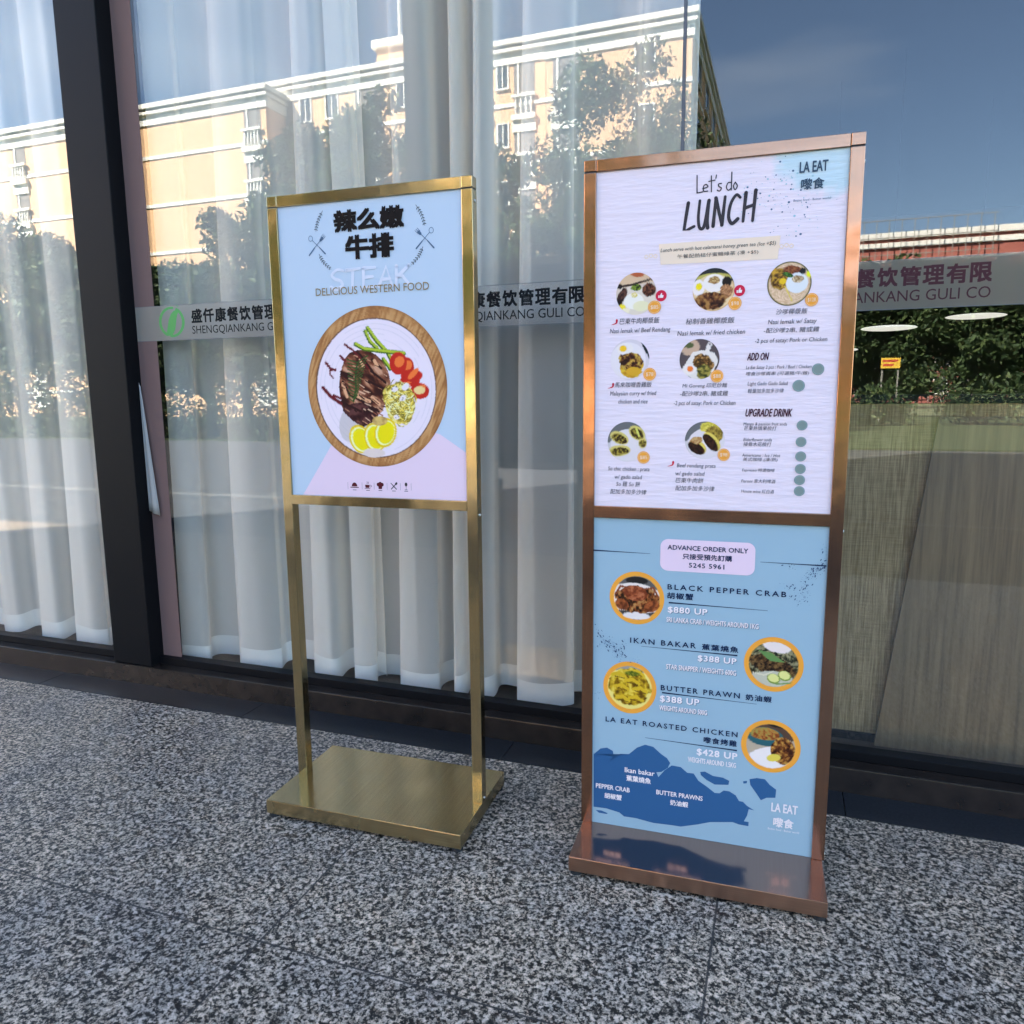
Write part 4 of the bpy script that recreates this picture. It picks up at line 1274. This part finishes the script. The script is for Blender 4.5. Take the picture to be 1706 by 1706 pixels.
        if kind == "dish5":
            for (a, b2, c_, d_, e_) in [(-.4, .2, .5, .3, -.4), (.5, .45, .45, .32, -.6), (-.4, -.45, .58, .28, .1), (.8, -.05, .22, .25, 0)]:
                A.ell(a, b2, c_, d_, (206, 196, 120), e_); A.tex(A.ellm(a, b2 - .03, c_ * .8, d_ * .7, e_, .4), [(30, 24, 14), (86, 70, 30), (170, 160, 70)], 12)
            A.line([(.45, .7), (.6, .3)], .1, (206, 210, 110))
        else:
            A.tex(A.ellm(.25, .7, .5, .3, 0, .3), [(180, 170, 60), (230, 220, 110)], 10); A.tex(A.ellm(.5, .35, .45, .4, 0, .4), [(90, 74, 30), (180, 160, 70)], 12)
            for (a, b2, c_, d_, e_) in [(.3, -.12, .58, .24, -.9), (-.42, -.42, .5, .26, -.6)]:
                A.ell(a + .06, b2 + .06, c_, d_ * 1.3, (214, 200, 100), e_); A.tex(A.ellm(a, b2, c_ * .95, d_, e_, .1), [(24, 12, 10), (60, 34, 20)], 10)
            A.tex(A.ellm(-.4, 0, .3, .2, 0, .4), [(150, 100, 60), (200, 180, 130)], 14)
    return A


def sea(kind, seed):
    A = Art(150, (240, 164, 66), seed)
    if kind == "crab":
        A.ell(0, 0, .83, .83, (212, 208, 206)); i_ = A.ellm(0, 0, .83, .83); A.fill(i_ * (A.Z > .42 - .12 * A.X), (90, 92, 98)); A.ell(0, .66, .4, .14, (34, 34, 36)); A.fill(i_ * (A.Z < -.5), (66, 66, 70)); A.ell(0, -.68, .5, .14, (222, 222, 232)); A.fill(i_ * A.ellm(.02, .0, .98, .56, -.12), (226, 222, 226))
        A.tex(i_ * A.ellm(0, -.05, .86, .48, -.1, .35), [(28, 20, 14), (76, 42, 22), (140, 78, 40), (176, 140, 90)], 9); A.tex(A.ellm(-.05, .18, .46, .28, -.15, .2), [(104, 48, 28), (150, 80, 50), (176, 110, 80)], 10)
        for s in (-1, 1):
            A.line([(s * .25, .35), (s * .6, .42), (s * .78, .1)], .07, (130, 70, 44)); A.tex(A.ellm(s * .55, -.28, .28, .2, s * .5, .3), [(90, 44, 24), (170, 96, 54)], 10)
    elif kind == "fish":
        A.tex(A.ellm(0, 0, .83, .82), [(22, 26, 20), (60, 64, 50), (120, 120, 90), (150, 150, 128)], 9, .5, 1.5); i_ = A.ellm(0, 0, .83, .82); A.fill(i_ * A.ellm(.15, .7, .5, .28, 0, .3), (226, 220, 228)); A.tex(i_ * A.ellm(-.05, -.05, .8, .36, -.3, .2), [(24, 18, 16), (70, 50, 32), (120, 96, 60)], 14)
        A.fill(i_ * A.ellm(-.1, -.55, .8, .3, .1, .2), (186, 190, 180)); A.fill(i_ * A.polym([(-.6, .5), (-.1, .42), (.4, .1), (-.1, .12)]), (96, 140, 84))
        for c_ in ((0.02, -.52), (.38, -.38)):
            A.ell(*c_, .22, .18, (110, 140, 50), -.3); A.ell(c_[0], c_[1] + .02, .19, .15, (216, 224, 150), -.3)
        A.line([(-.7, -.35), (-.3, -.42), (.0, -.25)], .03, (220, 220, 200)); A.line([(.1, -.72), (.6, -.62)], .05, (110, 150, 90))
    elif kind == "prawn":
        A.ell(0, 0, .83, .83, (228, 218, 130)); i_ = A.ellm(0, 0, .83, .83); A.fill(i_ * (A.Z > .62), (150, 150, 150)); A.tex(i_ * A.ellm(0, .05, .76, .72, 0, .3), [(84, 62, 16), (150, 118, 24), (196, 168, 40), (222, 204, 90)], 6)
        for k in range(7):
            a, b2 = [(-.4, .4), (.25, .55), (.1, .2), (-.3, -.05), (.4, -.1), (-.25, -.5), (.25, -.45)][k]
            A.line([(a - .25, b2 + .05), (a, b2 + .13), (a + .24, b2 - .02)], .13, (206, 178, 44)); A.line([(a - .2, b2), (a + .2, b2 - .06)], .03, (96, 66, 20))
        A.tex(A.ellm(.1, .55, .3, .1, 0, .5), [(60, 80, 20), (150, 150, 50)], 14)
    else:
        A.ell(0, 0, .82, .84, (176, 168, 156)); i_ = A.ellm(0, 0, .82, .84); A.fill(i_ * (A.Z > .3), (84, 66, 58)); A.fill(i_ * A.ellm(-.2, .35, .62, .36), (46, 96, 110)); A.tex(i_ * A.ellm(-.2, .45, .5, .24, 0, .1), [(120, 60, 30), (176, 120, 60), (150, 150, 80)], 12); A.fill(i_ * A.ellm(.0, -.55, .9, .52, .3), (232, 230, 240))
        A.tex(i_ * A.ellm(.42, -.12, .42, .5, 0, .2), [(44, 20, 14), (90, 48, 26), (140, 90, 44), (200, 160, 80)], 9); A.fill(i_ * A.ellm(.12, -.42, .24, .14, .3), (220, 206, 90)); A.fill(i_ * A.ellm(.3, .84, .4, .1), (30, 26, 28))
    return A


DISH_LAB = {"dish0": "rice with dark beef stew", "dish1": "rice with egg and fried chicken", "dish2": "rice with satay on a woven tray", "dish3": "curry chicken with a fried egg", "dish4": "fried noodles on a white board", "dish5": "folded flatbread with salad", "dish6": "stuffed flatbread halves",
            "crab": "black pepper crab on a plate", "fish": "grilled fish with lime halves", "prawn": "yellow butter prawns", "chicken": "roast chicken with gravy"}
prices = iter([("$85"), ("$98"), ("$128"), ("$78"), ("$88"), ("$85"), ("$98")])
for i, (s, kind, cx, cz, rx, rz) in enumerate(DISCS[1:]):
    if kind.startswith("dish"):
        dish(kind, 20 + i).build("dish_picture", pu, yl("c", 2), cx, cz, rx, rz, 34, 72)["label"] = DISH_LAB[kind]
    elif kind in ("crab", "fish", "prawn", "chicken"):
        sea(kind, 50 + i).build("dish_picture", plo, yl("c", 2), cx, cz, rx, rz, 48, 90)["label"] = DISH_LAB[kind]
    else:
        colr = {"price": "orange", "thumb": "rose", "grey": "sage"}[kind]
        F = Flat(yl("c", 4)); F.ell(cx, cz, rx, rz, 32); o = F.build({"price": "price_badge", "thumb": "thumb_badge", "grey": "price_badge"}[kind], M[colr], pu)
        F = Flat(yl("c", 5))
        if kind == "thumb":
            F.poly([(cx - .0028, cz - .0052), (cx + .0048, cz - .0052), (cx + .006, cz + .0012), (cx + .002, cz + .0016), (cx + .0024, cz + .006), (cx + .0004, cz + .0066), (cx - .0028, cz + .0006)]); F.poly([(cx - .0068, cz - .0052), (cx - .0038, cz - .0052), (cx - .0038, cz + .001), (cx - .0068, cz + .001)])
            F.build("thumb_mark", M["white"], pu)
        elif kind == "price":
            F.ring(cx, cz, rx * .86, rz * .86, .0006, 28)
            add_text(F, next(prices), cx - rx * .6, cx + rx * .6, cz - rz * .28, rz * .58, 0)
            F.build("badge_lettering", M["tape"], pu)
        else:
            F.ring(cx, cz, rx * .86, rz * .86, .0005, 28)
            F.build("badge_ring", M["wet"], pu)

# --- seafood menu
for k in ("island", "isle1", "isle2", "isle3", "isle4"):
    F = Flat(yl("c", 1)); F.poly([(max(-.2895, p[0]), p[1]) for p in PTS[k]])
    F.build("island_map", M["deep_blue"], plo)
for k in range(6):
    F = Flat(yl("c", 2))
    a, b_ = PTS["rule%d" % k]
    F.stroke([a, ((a[0] * 2 + b_[0]) / 3, (a[1] * 2 + b_[1]) / 3), b_], .0040, .0008, cap=False)
    F.build("brush_rule", M["navy"], plo)
(xl_, _), (xr_, _), (_, zt_), (_, zb2) = PTS["pill"]
F = Flat(yl("c", 3)); r = .020
pts = []
for (cx, cz, a0_) in ((xr_ - r, zt_ - r, 0), (xl_ + r, zt_ - r, 1), (xl_ + r, zb2 + r, 2), (xr_ - r, zb2 + r, 3)):
    pts += [(cx + r * math.cos((a0_ + k / 8) * math.pi / 2), cz + r * math.sin((a0_ + k / 8) * math.pi / 2)) for k in range(9)]
F.poly(pts); F.build("notice_patch", M["lunch_plain"] if "lunch_plain" in M else M["lilac"], plo)
F = Flat(yl("c", 2))
rg = random.Random(8)
for key in ("spl1", "spl2"):
    P_ = PTS[key]
    for a, b_ in zip(P_[:5], P_[1:6]):
        for _ in range(38):
            t = rg.random()
            sp_ = .0075
            x_ = a[0] + (b_[0] - a[0]) * t + rg.gauss(0, sp_); z_ = a[1] + (b_[1] - a[1]) * t + rg.gauss(0, sp_)
            if abs(x_) < .286:
                q = rg.random() ** 4
                F.ell(x_, z_, .0005 + q * .0034, .0004 + q * .0012, 8, rg.uniform(.4, 1.6) if key == "spl1" else rg.uniform(1.5, 2.6))
    for (x_, z_) in P_[6:]:
        for _ in range(16):
            q = rg.random() ** 4
            xx = x_ + rg.gauss(0, .010)
            if abs(xx) < .286:
                F.ell(xx, z_ + rg.gauss(0, .006), .0005 + q * .003, .0004 + q * .001, 8, rg.uniform(0, 3))
F.build("ink_speckle_pattern", M["navy_speck"], plo)

# ------------------------------------------------------------------ what stands across the forecourt and shows in the glass
def my(yv):
    """distance behind the glass at which the reflection shows -> real y"""
    return 2 * YG - yv


pil = thing("stone_pillar", "dark square stone pillar standing across the forecourt, mirrored in the glass", "pillar", (-3.50, my(7.5 + .36), -0.012))
link("shaft", boxes((-.36, .36, -.36, .36, 0.3, 7.5), bev=.01), M["pillar"], pil)
link("plinth", boxes((-.40, .40, -.40, .40, 0, 0.299), bev=.012), M["pillar"], pil)
link("capital", boxes((-.5, .5, -.5, .5, 7.501, 7.9), bev=.012), M["pillar"], pil)

M["cream"] = varied("cream_render", (0.70, 0.435, 0.25), (0.75, 0.48, 0.285), 0.5, 0.9)
M["trim"] = varied("white_trim", (0.74, 0.72, 0.66), (0.80, 0.78, 0.72), 1.0, 0.8)
M["win_dark"] = mat("dark_pane", (0.03, 0.035, 0.045), 0.12)
M["loggia_shade"] = mat("loggia_shade_paint", (0.20, 0.18, 0.17), 0.9)
apt = thing("apartment_building", "cream apartment block with white cornices and balustrades, mirrored in the glass", "building", (0, 0, 0))
CZ = 28.5      # cornice height for the plane 60 m away; scaled with the plane


def block(xa, xb, yv, depth, name="wall"):
    """one volume of the block: xa, xb as seen on the 60 m plane"""
    k = yv / 60.0
    zt = 1.25 + (CZ - 1.25) * k
    yf = my(yv)
    X0, X1 = xa * k, xb * k
    w = link("wall", boxes((X0, X1, yf - depth, yf, -0.1, zt - 0.02)), M["cream"], apt)
    link("cornice", boxes((X0 - .35, X1 + .35, yf - depth, yf + .45, zt - .28, zt + .02), (X0 - .28, X1 + .28, yf - depth, yf + .32, zt - .62, zt - .42), (X0 - .12, X1 + .12, yf - depth, yf + .10, zt - 1.25, zt - .63), bev=.02), M["trim"], w)
    bm = bmesh.new()
    for j in range(1, 8):
        z = 1.25 + (CZ - 1.25 - 4.6 - (j - 1) * 4.36) * k
        if z > 0.5:
            box(bm, X0 - .05, X1 + .05, yf - depth, yf + .07, z - .11, z + .11)
    link("string_course", bm, M["trim"], w)
    return k, yf, zt, w


def opening(k, yf, xa, xb, ztop, h, kind, w):
    X0, X1 = xa * k, xb * k
    Z1 = 1.25 + (ztop - 1.25) * k
    Z0 = Z1 - h * k
    if kind == "window":
        f = link("window", boxes((X0 - .06, X0 + .03, yf - .02, yf + .06, Z0, Z1), (X1 - .03, X1 + .06, yf - .02, yf + .06, Z0, Z1), (X0 + .031, X1 - .031, yf - .02, yf + .06, Z1 - .07, Z1), (X0 - .1, X1 + .1, yf - .02, yf + .14, Z0 - .1, Z0 - .001), ((X0 + X1) / 2 - .03, (X0 + X1) / 2 + .03, yf - .01, yf + .05, Z0, Z1 - .071)), M["trim"], apt)
        link("pane", boxes((X0 + .032, X1 - .032, yf - .03, yf + .02, Z0 + .001, Z1 - .072)), M["win_dark"], f)
    else:
        f = link("balcony", boxes((X0 - .1, X1 + .1, yf - .02, yf + .30, Z0 - 1.55, Z0 - 1.25), (X0 - .1, X1 + .1, yf + .10, yf + .28, Z0 - .28, Z0 - .12), (X0 - .1, X1 + .1, yf - .015, yf + .12, Z0 - 2.2, Z0 - 1.56)), M["trim"], apt)
        bm = bmesh.new()
        nb = max(4, int((X1 - X0) / .26))
        for i in range(nb):
            xx = X0 + (i + .5) * (X1 - X0) / nb
            cyl(bm, (xx, yf + .19, Z0 - 1.25), (xx, yf + .19, Z0 - .75), .05, .085, 8)
            cyl(bm, (xx, yf + .19, Z0 - .75), (xx, yf + .19, Z0 - .28), .085, .04, 8)
        link("balustrade", bm, M["trim"], f)
        link("loggia_shade_panel", boxes((X0, X1, yf - .04, yf + .022, Z0 - 1.24, Z1)), M["loggia_shade"], f)  # flat panel; its dark colour stands for the shade inside a recess
        link("loggia_frame", boxes((X0 + .22, X0 + .34, yf + .023, yf + .08, Z0 - 1.2, Z1), (X0 + .5, X1 - .1, yf + .023, yf + .06, Z0 - .1, Z0 - .02)), M["trim"], f)


k, yf, zt, w = block(-104, -44.6, 43.5, 9)
for r_ in range(6):
    zt_ = 27.2 - r_ * 4.36
    for xo in (0, -15.5, -29, -40):
        opening(k, yf, -47.0 + xo, -45.2 + xo, zt_, 1.9, "balcony", w)
k, yf, zt, w = block(-44.55, -18.6, 45.6, 9)
for r_ in range(6):
    zt_ = 27.0 - r_ * 4.36
    for (a, b_, h, kd) in ((-43.3, -41.6, 2.1, "balcony"), (-41.0, -39.9, 2.0, "window"), (-38.4, -37.2, 2.0, "window"), (-35.5, -33.0, 2.1, "balcony"), (-31.5, -30.2, 2.0, "window"), (-28.2, -26.9, 2.0, "window"), (-25.6, -23.2, 2.1, "balcony"), (-22.6, -21.7, 1.8, "window"), (-21.2, -19.5, 2.3, "balcony")):
        opening(k, yf, a + .0, b_, zt_, h, kd, w)
k, yf, zt, w = block(-18.55, -7.48, 44.0, 34)
for r_ in range(6):
    zt_ = 27.0 - r_ * 4.36
    opening(k, yf, -18.0, -15.9, zt_, 2.4, "balcony", w)
    opening(k, yf, -11.6, -10.2, zt_, 2.2, "window", w)
    X1 = -7.48 * k
    for q in range(7):
        yy = yf - 3 - q * 4.4
        z1_ = 1.25 + (zt_ - 1.25) * k
        f = link("window", boxes((X1 - .02, X1 + .08, yy - 1.0, yy - .9, z1_ - 1.6, z1_), (X1 - .02, X1 + .08, yy + .9, yy + 1.0, z1_ - 1.6, z1_), (X1 - .02, X1 + .12, yy - 1.1, yy + 1.1, z1_ - 1.75, z1_ - 1.601)), M["trim"], apt)
        link("pane", boxes((X1 - .03, X1 + .02, yy - .899, yy + .899, z1_ - 1.6, z1_ - .01)), M["win_dark"], f)
k = 47 / 60
ph = link("roof_house", boxes((-33.3 * k, -28.5 * k, my(50), my(47), 20, 1.25 + 28.5 * k)), M["cream"], apt)
link("roof_house_cornice", boxes((-33.6 * k, -28.2 * k, my(50.3), my(46.7), 1.25 + 28.5 * k, 1.25 + 29.1 * k), bev=.03), M["trim"], ph)
link("antenna_mast", cyl(bmesh.new(), (-31.6 * k, my(47.8), 1.25 + 29.0 * k), (-31.6 * k, my(47.8), 1.25 + 33.0 * k), .12, .10, 10), M["trim"], ph)

M["brick"] = varied("red_brick", (0.30, 0.09, 0.07), (0.38, 0.13, 0.10), 0.8, 0.9)
M["scaffold"] = mat("scaffold_pole", (0.25, 0.24, 0.22), 0.6)
bk = thing("brick_building", "red brick building with white bands, partly scaffolded, far beyond the lawn", "building", (0, my(100), 0))
link("wall", boxes((4.5, 42, -12, 0, -.1, 18.6)), M["brick"], bk)
link("parapet", boxes((4.2, 42.3, -12.2, .3, 18.6, 19.3), (4.3, 42.2, -12.1, .2, 17.6, 18.2), (4.4, 42.1, -12.1, .1, 12.6, 13.2), (4.4, 42.1, -12.1, .1, 16.0, 16.3), bev=.03), M["trim"], bk)
for j in range(5):
    for i in range(14):
        xx, zz = 5.6 + i * 2.6, 13.6 - j * 3.1 + (1.0 if j == 0 else 0)
        f = link("window", boxes((xx - .08, xx + .02, -.02, .08, zz, zz + 1.7), (xx + 1.28, xx + 1.38, -.02, .08, zz, zz + 1.7), (xx - .2, xx + 1.5, -.02, .14, zz - .25, zz - .001)), M["trim"], bk)
        link("pane", boxes((xx + .021, xx + 1.279, -.03, .03, zz, zz + 1.7)), M["win_dark"], f)
bm = bmesh.new()
for i in range(13):
    cyl(bm, (5 + i * 1.3, 1.0, 0), (5 + i * 1.3, 1.0, 20.6), .05, seg=6)
for j in range(11):
    cyl(bm, (4.6, 1.0, 1.5 + j * 1.9), (21, 1.0, 1.5 + j * 1.9), .05, seg=6)
link("scaffold_frame", bm, M["scaffold"], bk)
nb = thing("notice_board", "small yellow notice board standing on the lawn", "sign", (3.75, my(33), 0))
M["yellow"] = mat("yellow_paint", (0.75, 0.48, 0.05), 0.5)
link("board", boxes((-.34, .34, -.03, .03, 2.15, 2.55), bev=.01), M["yellow"], nb)
for s in (-1, 1):
    link("leg", boxes((s * .28 - .025, s * .28 + .025, -.07, -.031, 0, 2.5)), M["scaffold"], nb)
M["red_mark"] = mat("red_mark", (0.5, 0.06, 0.03), 0.5)
link("red_mark", boxes((-.28, .24, .031, .034, 2.40, 2.48), (-.28, .1, .031, .034, 2.24, 2.32)), M["red_mark"], nb)

# trees
m = M["leaf"] = mat("leaf", (0.05, 0.09, 0.03), 0.6, 0, 0.2)
n, l, b = nodes(m)
oi = n.new("ShaderNodeNewGeometry")
r_ = ramp(m, oi.outputs["Random Per Island"], [(0.0, (0.018, 0.036, 0.013)), (0.6, (0.036, 0.062, 0.021)), (1.0, (0.080, 0.11, 0.038))])
l.new(r_.outputs[0], b.inputs["Base Color"])
M["bark"] = varied("bark", (0.07, 0.055, 0.04), (0.13, 0.11, 0.085), 6, 0.9, 5, 0.3, 0.02)


def leaf_cloud(clumps, per, size, seed):
    """small separate leaf faces spread through round clumps"""
    rg = np.random.default_rng(seed)
    out = []
    for (cx, cy, cz, r) in clumps:
        n_ = int(per * r * r)
        d = rg.normal(size=(n_, 3)); d /= np.linalg.norm(d, axis=1)[:, None]
        P_ = np.array([cx, cy, cz]) + d * (r * rg.random(n_) ** 0.45)[:, None] * np.array([1, 1, .8])
        a = rg.normal(size=(n_, 3)); a /= np.linalg.norm(a, axis=1)[:, None]
        e = np.cross(a, rg.normal(size=(n_, 3))); e /= np.linalg.norm(e, axis=1)[:, None]
        s = (size * rg.uniform(.6, 1.3, n_))[:, None]
        out.append(np.stack([P_ - a * s, P_ + e * s * .42, P_ + a * s, P_ - e * s * .42], axis=1).reshape(-1, 3))
    return np.concatenate(out)


def leaf_mesh(name, V, parent=None):
    me = bpy.data.meshes.new(name)
    k = len(V) // 4
    me.vertices.add(4 * k); me.vertices.foreach_set("co", V.astype(np.float32).ravel())
    me.loops.add(4 * k); me.loops.foreach_set("vertex_index", np.arange(4 * k, dtype=np.int32))
    me.polygons.add(k); me.polygons.foreach_set("loop_start", np.arange(0, 4 * k, 4, dtype=np.int32))
    me.update(calc_edges=True); me.validate()
    return link(name, me, M["leaf"], parent)


def tree(x, yv, h, cr, base, seed, label, per=760, size=.115, lean=0.0, group="trees across the forecourt"):
    rg = random.Random(seed)
    t = thing("broadleaf_tree", label, "tree", (x, my(yv), 0), 0, group)
    bm = bmesh.new()
    top = h * .72
    cyl(bm, (0, 0, -.05), (lean * .3, 0, base), .20, .15, 10)
    limbs = []
    for i in range(7):
        an, el = rg.uniform(0, 6.28), rg.uniform(.5, 1.25)
        L_ = rg.uniform(.45, .8) * cr * 1.2
        p0 = (lean * .3, 0, base + rg.uniform(-.2, (top - base) * .5))
        p1 = (p0[0] + L_ * math.cos(an) * math.cos(el), L_ * math.sin(an) * math.cos(el), p0[2] + L_ * math.sin(el) + .4)
        cyl(bm, p0, p1, .085, .04, 7)
        limbs.append(p1)
        for _ in range(2):
            p2 = (p1[0] + rg.uniform(-.8, .8), p1[1] + rg.uniform(-.8, .8), p1[2] + rg.uniform(.3, 1.1))
            cyl(bm, p1, p2, .04, .015, 5); limbs.append(p2)
    cyl(bm, (lean * .3, 0, base), (lean * .6, 0, top), .15, .05, 9)
    link("trunk", bm, M["bark"], t)
    cl = []
    zc = (base + h) / 2 + .2
    for p in limbs:
        cl.append((p[0], p[1], min(p[2], h - .7), rg.uniform(.5, .85) * cr * .42))
    for _ in range(46):
        an, rr = rg.uniform(0, 6.28), cr * math.sqrt(rg.random()) * .85
        zz = zc + rg.uniform(-1, 1) * (h - base) * .42 * math.sqrt(max(.05, 1 - (rr / cr) ** 2))
        cl.append((lean + rr * math.cos(an), rr * math.sin(an), zz, rg.uniform(.5, 1.0) * cr * .42))
    leaf_mesh("crown", leaf_cloud(cl, per, size, seed), t)
    return t


tree(-14.9, 22, 10.6, 2.1, 2.0, 1, "tall dark tree mirrored at the corner of the cream block, beside the brass stand")
tree(-12.9, 22.5, 11.2, 2.3, 2.2, 2, "dense dark tree mirrored just above the top rail of the brass stand")
tree(-9.0, 23, 9.2, 1.6, 1.8, 3, "narrow tree mirrored between the pillar and the widest tree")
tree(-4.5, 22, 11.0, 2.5, 2.4, 4, "widest loose crowned tree, mirrored above the copper stand", 520, .095)
tree(-20.8, 21, 5.9, 2.4, 1.2, 5, "low round tree mirrored above the green window logo")
tree(-17.4, 21.5, 7.6, 1.9, 1.2, 19, "middling tree leaning on the tall dark one, its crown just below the lowest string course")
tree(-24.7, 22, 6.6, 2.5, 1.3, 6, "low tree mirrored beyond the black frame post")
tree(-30.0, 23, 8.6, 2.8, 1.6, 7, "spreading tree furthest along the row beyond the black post")
tree(-10.5, 20, 5.4, 2.2, 1.2, 8, "short bushy tree in front of the dense dark tree")
tree(-17.6, 20, 5.6, 2.3, 1.1, 14, "short bushy tree below the tall dark tree, mirrored behind the window lettering")
tree(-6.6, 19.5, 5.6, 2.1, 1.1, 15, "short bushy tree below the widest tree, mirrored between the stands")
tree(-2.6, 20, 5.2, 2.0, 1.1, 16, "short bushy tree mirrored behind the copper stand's nearer post")
tree(4.2, 42, 7.6, 3.0, 1.3, 9, "green tree on the lawn mirrored beside the copper post", 420, .15)
tree(8.6, 40, 7.2, 3.1, 1.2, 10, "round green tree on the lawn beyond the yellow board", 420, .15)
tree(13.5, 44, 8.2, 3.3, 1.4, 12, "large green tree on the lawn, nearest the end of the pane", 420, .15)
tree(0.6, 46, 7.6, 3.0, 1.6, 13, "green tree hidden mostly behind the copper stand", 420, .15)
tree(18.5, 45, 8.0, 3.3, 1.4, 17, "last green tree on the lawn, past the large one", 420, .15)
V = leaf_cloud([(x_, my(72) + random.uniform(-2, 2), random.uniform(1, 9), 2.2) for x_ in np.arange(3, 44, .55)], 90, .32, 91)
wood = leaf_mesh("tree_belt", V)
wood["kind"] = "stuff"
hd = thing("clipped_hedge", "tall dark hedge along the far edge of the forecourt, below the trees", "hedge", (-14, my(18.6), 0))
V = leaf_cloud([(x_, random.uniform(-.3, .3), random.uniform(.3, 1.75), .6) for x_ in np.arange(-24, 3, .14)] + [(x_, random.uniform(-.3, .3), random.uniform(1.7, 2.7), .5) for x_ in np.arange(-24, 3, .2)], 330, .08, 77)
leaf_mesh("foliage", V, hd)
bm = bmesh.new()
for x_ in np.arange(-24, 3, .6):
    cyl(bm, (x_, 0, -.02), (x_, 0, 1.2), .02, .012, 5)
link("stem", bm, M["bark"], hd)
for i_, (x_, yv_, r_2, lab) in enumerate(((3.1, 31, 1.3, "round shrub on the lawn, mirrored beside the copper post below the lamps"), (6.4, 32, 1.5, "round shrub on the lawn beyond the yellow board"), (10.2, 33, 1.6, "round shrub furthest along the lawn"))):
    sh = thing("shrub", lab, "shrub", (x_, my(yv_), 0), 0, "shrubs on the lawn")
    leaf_mesh("foliage", leaf_cloud([(random.uniform(-.8, .8) * r_2, random.uniform(-.6, .6) * r_2, random.uniform(.3, 1.0) * r_2, .5 * r_2) for _ in range(14)], 300, .11, 200 + i_), sh)
    link("stem", cyl(bmesh.new(), (0, 0, -.05), (0, 0, r_2 * .8), .05, .02, 8), M["bark"], sh)
